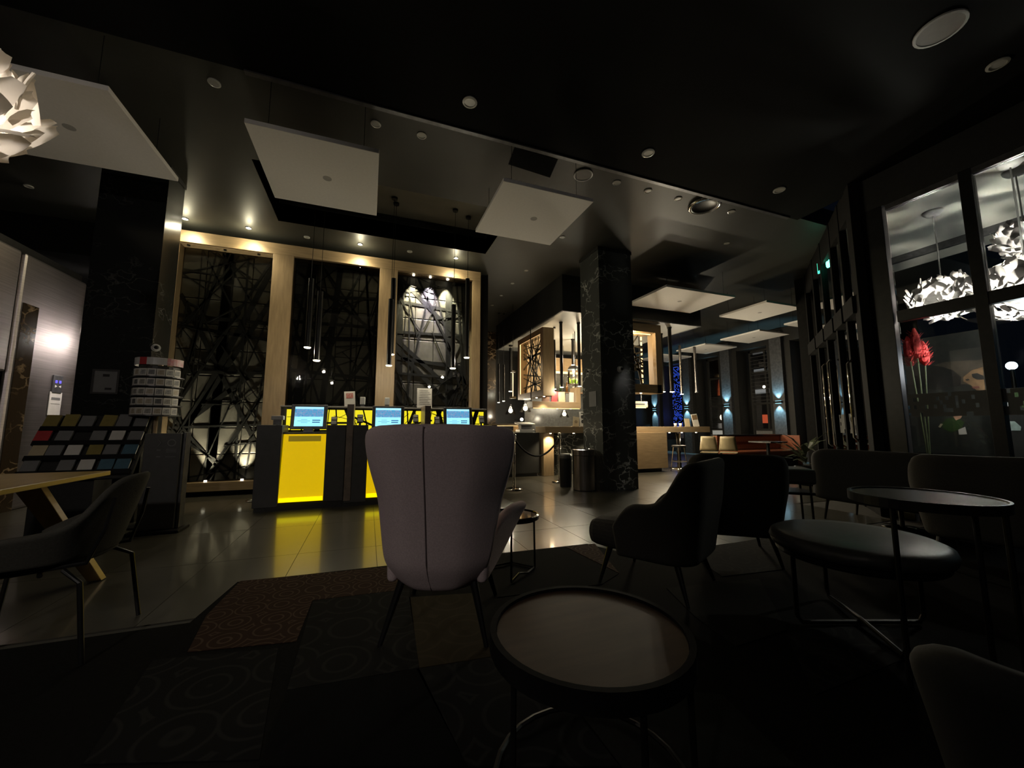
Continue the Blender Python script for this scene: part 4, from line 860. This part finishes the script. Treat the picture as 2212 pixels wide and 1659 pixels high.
# banquette and pale chairs farther right
t = thing('banquette', 'rust leather banquette with a wooden end panel below the far windows', 'bench', (10.3, 8.0, 0))
part('end_panel', MB().box(11.5, 7.55, 0, 11.56, 8.3, .86), LEATHER_R, t, bevel=.01); part('backrest', MB().box(9.0, 8.1, .45, 11.5, 8.25, .86), LEATHER_R, t, bevel=.03); part('cap', MB().box(9.0, 8.08, .86, 11.56, 8.3, .885), STEEL, t)
part('seat', MB().box(9.0, 7.55, .30, 11.5, 8.1, .46), LEATHER_R, t, bevel=.04); part('plinth', MB().box(9.05, 7.65, 0, 11.5, 8.2, .30), BLACK, t); part('ridge', MB().box(9.0, 8.07, .68, 11.3, 8.1, .70), LEATHER_R, t)
def ply_chair(x, y, lab):
    P = Vector((x, y, 0)); t = thing('ply_chair', lab, 'chair', (P.x, P.y, 0), -R(52), 'pale plywood chairs at the banquette')
    part('backrest', MB().grid(7, 7, lambda a, b: ((a - .5) * (.42 - .10 * b), -.20 - .05 * b + .06 * abs(a - .5) ** 2 * 4, .50 + .36 * b)), PALEW, t, local=True, smooth=True, solid=.02); part('seat', MB().box(-.2, -.2, .44, .2, .2, .46), PALEW, t, local=True, bevel=.02)
    for x in (-.17, .17):
        for y in (-.17, .17): part('leg', MB().tube([(x, y, .44), (x * 1.15, y * 1.15, 0)], .012, 6), BMETAL, t, local=True)
ply_chair(8.28, 7.7, 'pale plywood chair, left of the two before the rust banquette'); ply_chair(8.62, 7.42, 'pale plywood chair, right of the two before the rust banquette')
t = thing('dining_table', 'small dark table between the plywood chairs and the banquette', 'table', (9.6, 7.1, 0)); part('top', MB().box(-.3, -.3, .70, .3, .3, .73), DARKTOP, t, local=True); part('column', MB().cyl((0, 0), .04, .02, .70, 12), BMETAL, t, local=True); part('foot', MB().cyl((0, 0), .22, 0, .02, 20), BMETAL, t, local=True)

# sconces on the pilasters
for i, y in enumerate((9, 11, 13, 15)):
    t = thing('wall_sconce', 'small black up and down wall light with a pale blue glow, %s from the front' % NTH[i], 'wall light', (12.84, y, 1.92), 0, 'blue wall lights on the dark pilasters')
    part('body', MB().box(-.10, -.13, -.035, 0, .13, .035), BMETAL, t, local=True, bevel=.005)
    for z in (.036, -.045): part('lens', MB().box(-.06, -.09, z, -.012, .09, z + .008), SCBLUE, t, local=True)
    for sz in (1, -1): lamp('SPOT', (12.76, y, 1.92 + sz * .06), 26, (.38, .80, 1), .02, (12.84, y, 1.92 + sz * .8), 80, .7)
lc = MB(); rnd = random.Random(9)
for k in range(14):
    yy = 14 - .45 + k * .065
    for z in range(54):
        if rnd.random() < .55: lc.box(13.4, yy, .95 + z * .055, 13.415, yy + .012, .95 + z * .055 + .02)
solo('light_curtain', lc, emit('blue_bead', (.05, .14, 1.0), 1.6), 'curtain of tiny blue lights hanging in the far window', 'lights', kind='stuff')
lamp('POINT', (13.2, 14, 1.6), .8, (.1, .2, 1), .1)

# potted plant at the vestibule
t = thing('potted_plant', 'dim leafy potted plant beside the vestibule glazing', 'plant', (7.9, 5.1, 0))
part('pot', MB().lathe([(0, 0), (.16, 0), (.2, .35), (.17, .35), (.16, .3), (0, .3)], 20), BMETAL, t, local=True, smooth=True)
rnd = random.Random(13); LEAF = mat('dim_leaf', (.06, .075, .035), .5, vary=.3)
for k in range(34):
    a = rnd.random() * 6.28; e = rnd.uniform(.2, 1.2); L = rnd.uniform(.35, .75); c = Vector((0, 0, .3 + rnd.random() * .35)); d = Vector((math.cos(a) * math.cos(e), math.sin(a) * math.cos(e), math.sin(e))); w = Vector((-math.sin(a), math.cos(a), 0)) * .035
    m_ = c + d * L * .55; tip = c + d * L - Vector((0, 0, .12)); part('leaf', MB().slab([c, m_ + w, tip, m_ - w], (.001, .001, .003)), LEAF, t, local=True)

# exit sign at the vestibule
t = thing('exit_sign', 'green lit exit sign hanging at the top of the vestibule glazing', 'sign', pz(1783, 573, 4.05))
o = part('sign_face', MB().box(-.16, -.01, -.10, .16, .01, .10), GREENE, t, local=True); o.rotation_euler = (0, 0, R(75))
o = part('sign_face', MB().box(-.15, -.008, -.08, .15, .008, .08), GREENE, t, local=True); o.location = (.30, .05, .02); o.rotation_euler = (R(20), 0, R(30))
part('bracket', MB().box(.05, -.02, .08, .12, .04, .36), BMETAL, t, local=True)
lamp('POINT', tuple(t.location + Vector((-.3, -.2, -.1))), .8, (.1, 1, .6), .1)

# ------------------------------------------------------------------ petal lamps
def petal_lamp(P, rad, top, label, n, seed, energy, sq=.9, canopy=True, rz=0.0, ps=.13, pm=None):
    t = thing('petal_lamp', label, 'pendant lamp', P, rz)
    rnd = random.Random(seed)
    def pf(u, v):
        a = (u - .5) * 1.5; w = .62 * math.sin(math.pi * (.12 + .78 * v)) ** .6
        return (math.sin(a) * w * ps * 1.25, (1 - math.cos(a)) * ps * .35 + .32 * ps * v * v, (v - .4) * ps * 1.6)
    me = MB().grid(4, 5, pf).mesh('petal', smooth=True); me.materials.append(pm or PETAL)
    ga = math.pi * (3 - 5 ** .5)
    for k in range(n):
        zz = 1 - 2 * (k + .5) / n; rr = math.sqrt(1 - zz * zz); a = ga * k + rnd.uniform(-.15, .15)
        d = Vector((rr * math.cos(a), rr * math.sin(a), zz)); q = d.to_track_quat('Y', 'Z')
        o = bpy.data.objects.new('petal', me); COL.objects.link(o); o.parent = t
        o.location = Vector((d.x, d.y, d.z * sq)) * rad * rnd.uniform(.86, 1.04)
        o.rotation_mode = 'QUATERNION'; o.rotation_quaternion = q @ Euler((rnd.uniform(-.7, .5), rnd.uniform(-.9, .9), rnd.uniform(-.5, .5))).to_quaternion()
    part('core', MB().cyl((0, 0), .03, -.1, rad * sq * .9, 10), WHITEPL, t, local=True)
    for k in range(3): a = 2.1 * k; part('bulb', MB().ball((rad * .3 * math.cos(a), rad * .3 * math.sin(a), -.02), .035, 10, 6), LEDC, t, local=True, smooth=True)
    if canopy:
        h = top - P[2]; part('cord', MB().tube([(0, 0, rad * sq * .8), (.01, 0, h * .6), (0, 0, h)], .008, 6), WHITEPL, t, local=True); part('canopy', MB().lathe([(0, h - .075), (.07, h - .07), (.105, h - .03), (.11, h - .002), (0, h - .002)], 20), WHITEPL, t, local=True, smooth=True)
    lamp('POINT', tuple(P), energy, (1, .90, .80), .09)
    return t
P = py(-165, 185, 2.7); petal_lamp(tuple(P), .34, 4.38, 'white petal lamp at the upper left edge of the picture, cut off', 90, 5, 5.5, ps=.135, pm=PETALD)
P = px(2038, 645, 7.6); petal_lamp((7.6, P.y, P.z), .345, 4.22, 'white petal lamp on a white cord behind the glazed side wall', 170, 6, 170, .82, ps=.10)
P = px(2215, 515, 7.3); petal_lamp((7.3, P.y, P.z), .22, 4.22, 'small white petal lamp cluster at the right edge, just above the large one', 80, 7, 70, 1.0, ps=.10)
P = px(2222, 622, 7.0); petal_lamp((7.0, P.y, P.z), .42, 4.22, 'large white petal lamp at the right edge of the picture behind the glazed wall', 170, 8, 180, .8, ps=.11)

# ------------------------------------------------------------------ left: lift wall, brochure rack, card carousel, totem, table and chair
lw = struct('wall_lift', MB().box(-4.75, 5.2, 0, -4.475, 8.15, 3.55), BLACK)
t = thing('steel_cladding', 'brushed steel lift surround with rounded edges at the far left', 'lift surround', (-4.4, 7, 0))
part('cladding', MB().box(-4.46, 6.9, 0, -4.38, 8.12, 3.42), BSTEEL, t, bevel=.035); part('header', MB().box(-4.46, 5.3, 1.8, -4.385, 6.86, 3.42), BSTEEL, t, bevel=.03)
part('lift_door', MB().box(-4.46, 5.4, 0, -4.42, 6.85, 1.79), BMETAL, t, bevel=.01); part('marble_reflection', MB().box(-4.385, 6.96, 0, -4.372, 7.22, 2.75), MARBB, t)  # reflection of brown marble in the steel, built as a strip
P = px(123, 830, -4.37); t = thing('lift_call_panel', 'lift call panel with blue digits and two arrows on the steel wall', 'control panel', (-4.37, P.y, P.z))
part('plate', MB().box(-.008, -.09, -.13, .012, .09, .13), GMETAL, t, local=True, bevel=.004)
for y in (-.045, .03): part('digit', MB().box(.012, y - .012, .015, .015, y + .026, .055), BLUEE, t, local=True)
for y, s in ((-.04, 1), (.04, -1)): part('arrow', MB().slab([(.013, y + .025 * s, -.035), (.013, y - .02 * s, -.055), (.013, y - .02 * s, -.015)], (.003, 0, 0)), WHITEP, t, local=True)
P = px(118, 872, -4.37); t = thing('lift_notice', 'white printed notice with two dark lines below the lift call panel', 'sign', (-4.37, P.y, P.z))
part('sheet', MB().box(-.004, -.12, -.17, .004, .12, .17), WHITEP, t, local=True)
for z in (.075, .0): part('dark_line', MB().box(.004, -.085, z - .016 * (z > .05) - .004, .006, .085, z + .016 * (z > .05)), GREYP, t, local=True)
lamp('SPOT', (P.x + .5, P.y - .2, P.z + 1.2), 16, (1, .88, .85), .05, tuple(P), 40, .6)
a, b = py(202, 797, 5.84), py(255, 852, 5.84); t = thing('framed_notice', 'framed grey notice on the front face of the left marble column', 'frame', ((a.x + b.x) / 2, 5.845, b.z)); w, h = (b.x - a.x) / 2, a.z - b.z
part('frame', MB().box(-w, -.02, 0, w, 0, .02).box(-w, -.02, h - .02, w, 0, h).box(-w, -.02, .02, -w + .02, 0, h - .02).box(w - .02, -.02, .02, w, 0, h - .02), STEEL, t, local=True); part('sheet', MB().box(-w + .02, -.01, .02, w - .02, -.002, h - .02), GREYP, t, local=True)
part('emblem', MB().box(-.03, -.012, h - .085, .03, -.01, h - .055), INK, t, local=True); part('text_block', MB().box(.0, -.012, .05, .06, -.01, .075), INK, t, local=True)
petal_lamp((-4.46, 9.15, 2.70), .32, 3.84, 'white petal lamp in the lift lobby, peeping past the left marble column', 60, 41, 18, ps=.13)
petal_lamp((-3.5, 8.85, 2.6), .34, 4.415, 'white petal lamp added unseen behind the left marble column to light the steel', 50, 42, 12, ps=.13)  # added unseen lamp, placed for its glow on the lift steel
# slanted rack with brochures
rk = thing('brochure_rack', 'slanted black brochure rack in front of the left marble column', 'rack', (-2.75, 5.2, 0))
RM = Matrix.Translation((-2.72, 5.25, .62)) @ Matrix.Rotation(R(-28), 4, 'X')
part('panel', MB().box(-.46, 0, -.05, .42, .03, .68, RM), BLACK, rk)
part('stand', MB().box(-3.1, 5.3, 0, -2.62, 5.6, .62), BLACK, rk)
for k in range(4): part('tier', MB().box(-.45, -.05, -.02 + k * .165, .41, 0, .03 + k * .165, RM), BMETAL, rk)
bcol = [[(GREYP, 'grey'), None, (GREYP, 'grey'), (WHITEP, 'white'), (BLUEP, 'blue'), (BLUEP, 'dark blue')], [(CREAM, 'cream'), (GREYP, 'grey'), (WHITEP, 'white'), (YELP, 'yellow topped'), (GREYP, 'grey'), (BLUEP, 'bluish')],
        [(REDP, 'red'), (GREYP, 'grey'), None, (GREYP, 'grey'), (WHITEP, 'white'), (GREYP, 'grey')], [(YELP, 'yellow'), (YELP, 'yellow'), (GREYP, 'grey'), (YELP, 'yellow'), (GREYP, 'pale grey'), (GREYP, 'grey')]]
rnd = random.Random(6)
for k, rowc in enumerate(bcol):
    for j, c in enumerate(rowc):
        if not c: continue
        t = thing('brochure', '%s brochure, %s from left in the %s tier of the slanted rack' % (c[1], NTH[j], ('lowest', 'second', 'third', 'top')[k]), 'brochure', RM @ Vector((-.385 + j * .145 + rnd.uniform(-.015, .015), -.03, rnd.uniform(0, .02) + k * .165)), 0, 'brochures in the slanted rack')
        t.rotation_euler = (R(-28), R(rnd.uniform(-2, 2)), 0); h = .14 + rnd.random() * .03
        part('cover', MB().box(-.058, -.012, 0, .058, -.006, h), c[0], t, local=True); part('pages', MB().box(-.055, -.006, .002, .055, .012, h - .004), WHITEP, t, local=True)
# revolving card rack
ca, cb = py(296, 778, 5.6), py(399, 785, 5.6); cxm, cr = (ca.x + cb.x) / 2, (cb.x - ca.x) / 2
cr_ = thing('card_carousel', 'revolving postcard rack with a white and red header ring', 'card rack', (cxm, 5.6, 0))
part('pole', MB().cyl((0, 0), .025, .02, 1.9, 10), WOOD, cr_, local=True); part('foot', MB().cyl((0, 0), .17, 0, .02, 24), BMETAL, cr_, local=True)
Z0, ZT = py(345, 899, 5.6).z, py(345, 778, 5.6).z; dz = (ZT - Z0) / 6
def arc(a0, a1, r, z0, z1, n=6):
    pts = [(r * math.cos(a0 + (a1 - a0) * k / n), r * math.sin(a0 + (a1 - a0) * k / n)) for k in range(n + 1)]; pts += [(x * .985, y * .985) for x, y in reversed(pts)]
    return MB().prism(pts, z0, z1)
for a0, a1, m, nm in ((-3.3, -2.1, WHITEPL, 'header_white'), (-2.1, -1.75, REDP, 'header_red'), (-1.75, -.95, WHITEPL, 'header_white'), (-.95, -.1, picture('red_lettering', [(.45, .12, .14), (.5, .42, .42)], 30), 'header_print')):
    part(nm, arc(a0, a1, cr, ZT - dz * .75, ZT), m, cr_, local=True)
for k in range(5): part('ring_shelf', MB().lathe([(cr * .8, Z0 + k * dz), (cr * 1.01, Z0 + k * dz), (cr * 1.01, Z0 + k * dz + .012), (cr * .8, Z0 + k * dz + .012), (cr * .8, Z0 + k * dz)], 28), GMETAL, cr_, local=True)
part('drum', MB().cyl((0, 0), cr * .8, Z0, ZT - dz * .8, 24), BLACK, cr_, local=True)
cpics = [picture('card_picture_%d' % i, c, 30) for i, c in enumerate(([(.05, .05, .05), (.3, .3, .3), (.5, .48, .45)], [(.1, .1, .09), (.42, .4, .36)], [(.25, .2, .1), (.5, .45, .4)], [(.03, .03, .03), (.2, .2, .2)]))]
rnd = random.Random(17)
for k in range(5):
    for j in range(8):
        a = -2.95 + j * .36; t = thing('postcard', 'small postcard, %s from left in the %s ring of the revolving rack' % (NTH[j], ('lowest', 'second lowest', 'middle', 'second highest', 'highest')[k]), 'postcard', (cxm + cr * .97 * math.cos(a), 5.6 + cr * .97 * math.sin(a), Z0 + k * dz + .013), a + math.pi / 2, 'postcards on the revolving rack')
        w = cr * .165; part('card', MB().box(-w, -.004, 0, w, .002, dz * .72), WHITEP, t, local=True); part('picture', MB().box(-w * .72, -.006, dz * .12, w * .72, -.004, dz * .6), cpics[rnd.randrange(4)], t, local=True)
a, b = py(312, 948, 5.2), py(386, 1100, 5.2)
t = thing('info_totem', 'black standing totem with pale round marks beside the oak frame', 'totem', ((a.x + b.x) / 2, 5.2, 0)); w = (b.x - a.x) / 2
part('board', MB().prism([(-w, 0), (w * .8, 0), (w, .12), (-w, .12)], .03, 1.03), KBLACK, t, local=True, bevel=.006); part('edge', MB().box(w * .86, .02, .03, w * 1.02, .14, 1.04), GMETAL, t, local=True, bevel=.006); part('foot', MB().box(-w * 1.3, -.08, 0, w * 1.25, .2, .03), BMETAL, t, local=True, bevel=.008)
o = part('ring_mark', MB().lathe([(.028, 0), (.038, 0), (.038, .003), (.028, .003), (.028, 0)], 20), GREYP, t, local=True); o.rotation_euler = (R(90), 0, 0); o.location = (w * .35, 0, .93)
part('bracket_mark', MB().tube([(-w * .30, -.002, .965), (-w * .16, -.002, .93), (-w * .30, -.002, .895)], .005, 5), GREYP, t, local=True)
for z in (.86, .845, .83, .78): part('text_line', MB().box(w * .1, -.003, z, w * .6, 0, z + .005), GREYP, t, local=True)
for z in (.85, .78): part('text_line', MB().box(-w * .35, -.003, z, -w * .15, 0, z + .01), GREYP, t, local=True)
# table and shell chair
t = thing('oak_table', 'pale oak table at the far left on slanted plank legs', 'table', (-2.4, 3.2, 0))
part('top', MB().box(-2.95, 2.35, .71, -1.92, 4.08, .745), LTABLE, t, bevel=.005)
for y in (2.75, 3.75):
    for s in (-1, 1): part('plank_leg', MB().slab([(-2.43 + s * .12, y, .71), (-2.43 + s * .27, y, .71), (-2.43 + s * .68, y, 0), (-2.43 + s * .60, y, 0)], (0, .06, 0)), LTABLE, t, bevel=.004)
sc = thing('shell_chair', 'grey upholstered shell armchair on black steel rods at the oak table', 'chair', (-1.52, 2.74, 0), R(92))
def sshell(u, v):
    s = 2 * u - 1; k = abs(s); sg = 1 if s >= 0 else -1
    th = s * 1.75; x = .31 * math.sin(th) if k < .9 else .31 * math.sin(sg * 1.575) ; y = -.27 * math.cos(th) - .03
    if k > .55: y += (k - .55) * .35
    top = .60 + .25 / (1 + math.exp((k - .42) * 14)) - (.10 * max(0, k - .8) * 5 if k > .8 else 0); z = .45 + (top - .45) * v
    return (x * (.86 + .2 * v), y * (.85 + .22 * v) - .05 * v * (1 - k), z)
part('shell', MB().grid(29, 9, sshell), FAB_GREY, sc, local=True, smooth=True, solid=.035, sub=1)
part('seat', MB().lathe([(0, .42), (.22, .425), (.26, .45), (.24, .475), (0, .485)], 28, (0, .0), 1.05), FAB_GREY, sc, local=True, smooth=True)
for sx in (-1, 1):
    part('back_rod', MB().tube([(sx * .17, -.33, .74), (sx * .18, -.31, .60), (sx * .2, -.26, .44), (sx * .2, .0, .415), (sx * .2, .2, .415)], .010, 8), BMETAL, sc, local=True)
    part('leg', MB().tube([(sx * .2, -.18, .415), (sx * .235, -.26, .36), (sx * .26, -.31, 0)], .011, 8), BMETAL, sc, local=True); part('leg', MB().tube([(sx * .2, .18, .415), (sx * .235, .24, .36), (sx * .26, .29, 0)], .011, 8), BMETAL, sc, local=True)
part('cross_rod', MB().tube([(-.2, -.1, .40), (.2, .1, .40)], .010, 8), BMETAL, sc, local=True)

# ------------------------------------------------------------------ beyond the glazing
t = thing('plume_plant', 'tall potted plant with red feathery plumes behind the glass', 'plant', (7.2, px(1985, 800, 7.2).y, 0)); yb = t.location.y
part('pot', MB().lathe([(0, 0), (.17, 0), (.21, .5), (.18, .5), (.17, .44), (0, .44)], 20), BMETAL, t, local=True, smooth=True)
RED = mat('plume_red', (.55, .045, .05), .8, vary=.3, scale=40); rnd = random.Random(14)
for k, (u, v0, v1) in enumerate(((1970, 782, 726), (1984, 775, 708), (1993, 790, 735), (1965, 792, 745))):
    a, b = px(u, v0, 7.2), px(u + 2, v1, 7.2); a = Vector((rnd.uniform(-.06, .06), a.y - yb, a.z)); b = Vector((a.x, b.y - yb, b.z)); L = (b - a).length
    part('stem', MB().tube([(0, 0, .45), tuple(a.lerp(b, .1))], .008, 6), LEAF, t, local=True)
    pm = MB().lathe([(.008, 0), (.05, L * .15), (.058, L * .4), (.045, L * .75), (.012, L)], 12, (a.x, a.y)); pm.v = [(x, y, z + a.z) for x, y, z in pm.v]
    for q in range(46):
        an = rnd.random() * 6.28; zz = rnd.random(); c = Vector((a.x + .045 * math.cos(an), a.y + .045 * math.sin(an), a.z + zz * L * .85)); d = Vector((math.cos(an) * .05, math.sin(an) * .05, .05)); w = Vector((-math.sin(an), math.cos(an), 0)) * .012
        pm.slab([c - w, c + w, c + d], (.002, .002, .002))
    part('plume', pm, RED, t, local=True)
# printed hoarding beyond the terrace: face, hair and leaves
t = thing('printed_hoarding', 'large dark printed hoarding behind the glass showing hair, an eye, a hand and leaves', 'poster', (8.95, 3.0, .5))
HX = 8.95
def hp(pts, m, k, name):
    q = [px(u, v, HX) for u, v in pts]; q = [Vector((HX - .004 * k, p.y, p.z)) for p in q]; part(name, MB().slab(q, (-.003, 0, 0)), m, t)
a = px(1935, 740, HX); b = px(2150, 985, HX); part('board', MB().box(HX, b.y, b.z, HX + .05, a.y, a.z), mat('hoarding_dark', (.022, .024, .022), .5), t)
SKIN = mat('printed_skin', (.22, .13, .065), .7, vary=.25); HAIR = mat('printed_hair', (.012, .011, .010), .6); HAIR2 = mat('printed_hair_brown', (.07, .055, .04), .6)
hp([(2000, 795), (2040, 782), (2100, 778), (2122, 800), (2126, 838), (2085, 830), (2020, 832)], HAIR2, 1, 'printed_hair'); hp([(1952, 800), (1985, 786), (2035, 792), (2078, 806), (2076, 832), (2020, 842), (1960, 836)], HAIR, 2, 'printed_hair')
hp([(2082, 814), (2100, 796), (2124, 790), (2130, 852), (2116, 848), (2098, 832), (2082, 824)], SKIN, 3, 'printed_face'); hp([(2086, 820), (2093, 818), (2096, 821), (2090, 823)], HAIR, 4, 'printed_eye'); hp([(2100, 808), (2112, 806), (2126, 812), (2127, 820), (2112, 820), (2102, 815)], HAIR, 4, 'printed_eye'); hp([(2060, 800), (2084, 782), (2126, 776), (2126, 792), (2100, 800), (2080, 816)], HAIR2, 4, 'printed_hair'); hp([(2100, 836), (2116, 834), (2118, 838), (2104, 840)], mat('printed_lip', (.16, .05, .04), .7), 4, 'printed_mouth')
hp([(2060, 900), (2072, 892), (2084, 892), (2076, 904), (2066, 908)], mat('printed_hand', (.5, .28, .18), .7), 3, 'printed_hand'); hp([(2034, 916), (2046, 904), (2068, 902), (2084, 912), (2078, 926), (2056, 934), (2038, 926)], mat('printed_leaf', (.02, .05, .008), .7), 2, 'printed_leaf')
hp([(2071, 928), (2086, 922), (2090, 938), (2072, 939)], WHITEP, 3, 'printed_paper'); hp([(2028, 922), (2033, 915), (2038, 916), (2032, 924)], CREAM, 3, 'printed_paper')
t = thing('leaf_sign', 'pale cut leaf sign with a white triangle at the right edge behind the glass', 'sign', (8.4, px(2190, 870, 8.4).y, .6)); HX = 8.4
hp([(2168, 862), (2180, 848), (2205, 838), (2240, 845), (2240, 900), (2205, 876)], mat('sign_leaf', (.025, .055, .01), .7), 1, 'leaf'); hp([(2168, 866), (2203, 877), (2186, 886), (2171, 886)], WHITEPL, 2, 'triangle'); hp([(2170, 910), (2192, 910), (2206, 922), (2205, 930), (2172, 930)], mat('sign_pale', (.30, .38, .36), .6), 1, 'plate')
p0, p1 = px(2166, 990, 8.4), px(2240, 835, 8.4); part('post', MB().box(8.40, p1.y, 0, 8.46, p0.y, p1.z), BLACK, t)
lamp('POINT', (8.0, 2.2, 2.0), 5, (.9, .95, 1), .2)  # added light without a fixture, brightens the hoarding and leaf sign
t = thing('office_block', 'distant office block with rows of bluish lit windows', 'building', (22, 2, 0))
part('facade', MB().box(22, -9, 0, 23, 5.4, 9), mat('night_facade', (.02, .028, .036), .6), t)
WBL = picture('lit_office', [(.01, .03, .05), (.05, .14, .2), (.02, .05, .08), (.25, .4, .45)], 6, .6); me = MB().box(-.03, -.55, -.3, 0, .55, .3).mesh('window'); me.materials.append(WBL)
for i in range(10):
    for j in range(5):
        o = bpy.data.objects.new('window', me); COL.objects.link(o); o.parent = t; o.location = (0, -7.2 + i * 1.25 - 2 + 1.5, 1.9 + j * 1.35)
for k, (x, y, z, w) in enumerate(((18, px(2185, 790, 18).y, px(2185, 790, 18).z, 'bright white street lamp before the office block'), (17, 8.6, 2.2, 'warm street lamp seen through the vestibule glazing'))):
    t = thing('street_lamp', w, 'street lamp', (x, y, 0)); part('globe', MB().ball((0, 0, z), .12, 12, 8), emit('street_glow_%d' % k, ((.7, .85, 1), (1, .72, .35))[k], 14), t, local=True, smooth=True); part('pole', MB().cyl((0, 0), .05, 0, z - .1, 10), BMETAL, t, local=True)
# street seen through the far windows
struct('floor_street', MB().box(13.3, 5.5, -.2, 30, 26, -.01), GROUT)
t = thing('shop_front', 'red and orange lit shop front seen through the second far window', 'building', (20, 18, 0))
part('wall', MB().box(20, 10, 0, 20.4, 26, 8), mat('street_wall', (.03, .028, .027), .7), t)
part('red_sign', MB().box(19.9, 16.7, 3.0, 20, 17.7, 4.1), picture('red_sign_glow', [(.05, .005, .004), (.22, .03, .01), (.5, .12, .03)], 3, 1.3), t); part('orange_sign', MB().box(19.9, 16.9, 4.6, 20, 17.8, 5.3), picture('orange_glow', [(.1, .02, .01), (.55, .12, .03)], 3, 1.3), t)
part('awning_light', MB().box(19.8, 16.6, 4.14, 19.95, 18.1, 4.24), LED, t); part('shop_window', MB().box(19.95, 16.3, .2, 20, 18.4, 1.3), emit('shop_glow', (.55, .52, .46), .5), t); part('orange_poster', MB().box(19.95, 14.65, 1.3, 20, 14.95, 1.75), emit('poster_glow', (.8, .13, .05), .6), t)
for k in range(7):
    y = (14.4, 15.2, 17.9, 17.75, 17.8, 16.8, 17.0)[k]; z = (3.2, 3.35, 4.0, 3.3, 2.5, 2.1, 1.65)[k]
    part('shop_lamp', MB().ball((19.5, y, z), (.07, .07, .14, .07, .07, .10, .20)[k], 10, 6), LEDC, t, smooth=True)
for k in range(3): part('lit_window', MB().box(19.95, 14.0, 2.9 + k * 1.1, 20, 15.7, 3.15 + k * 1.1), emit('cold_strip_%d' % k, (.4, .42, .42), .5 - .12 * k), t)
# two more petal lamps of the same room behind the camera
petal_lamp((-2.6, -1.6, 3.0), .40, 4.38, 'white petal lamp behind the camera on the left', 24, 31, 46, ps=.17)

for o in list(COL.objects):                                 # furniture that stands on the carpet rests on its pile
    if o.parent is None and o.type == 'EMPTY' and o.get('category') in ('armchair', 'table', 'ottoman', 'sofa', 'chair') and o.location.y < 3.3 and o.location.z == 0: o.location.z = .006
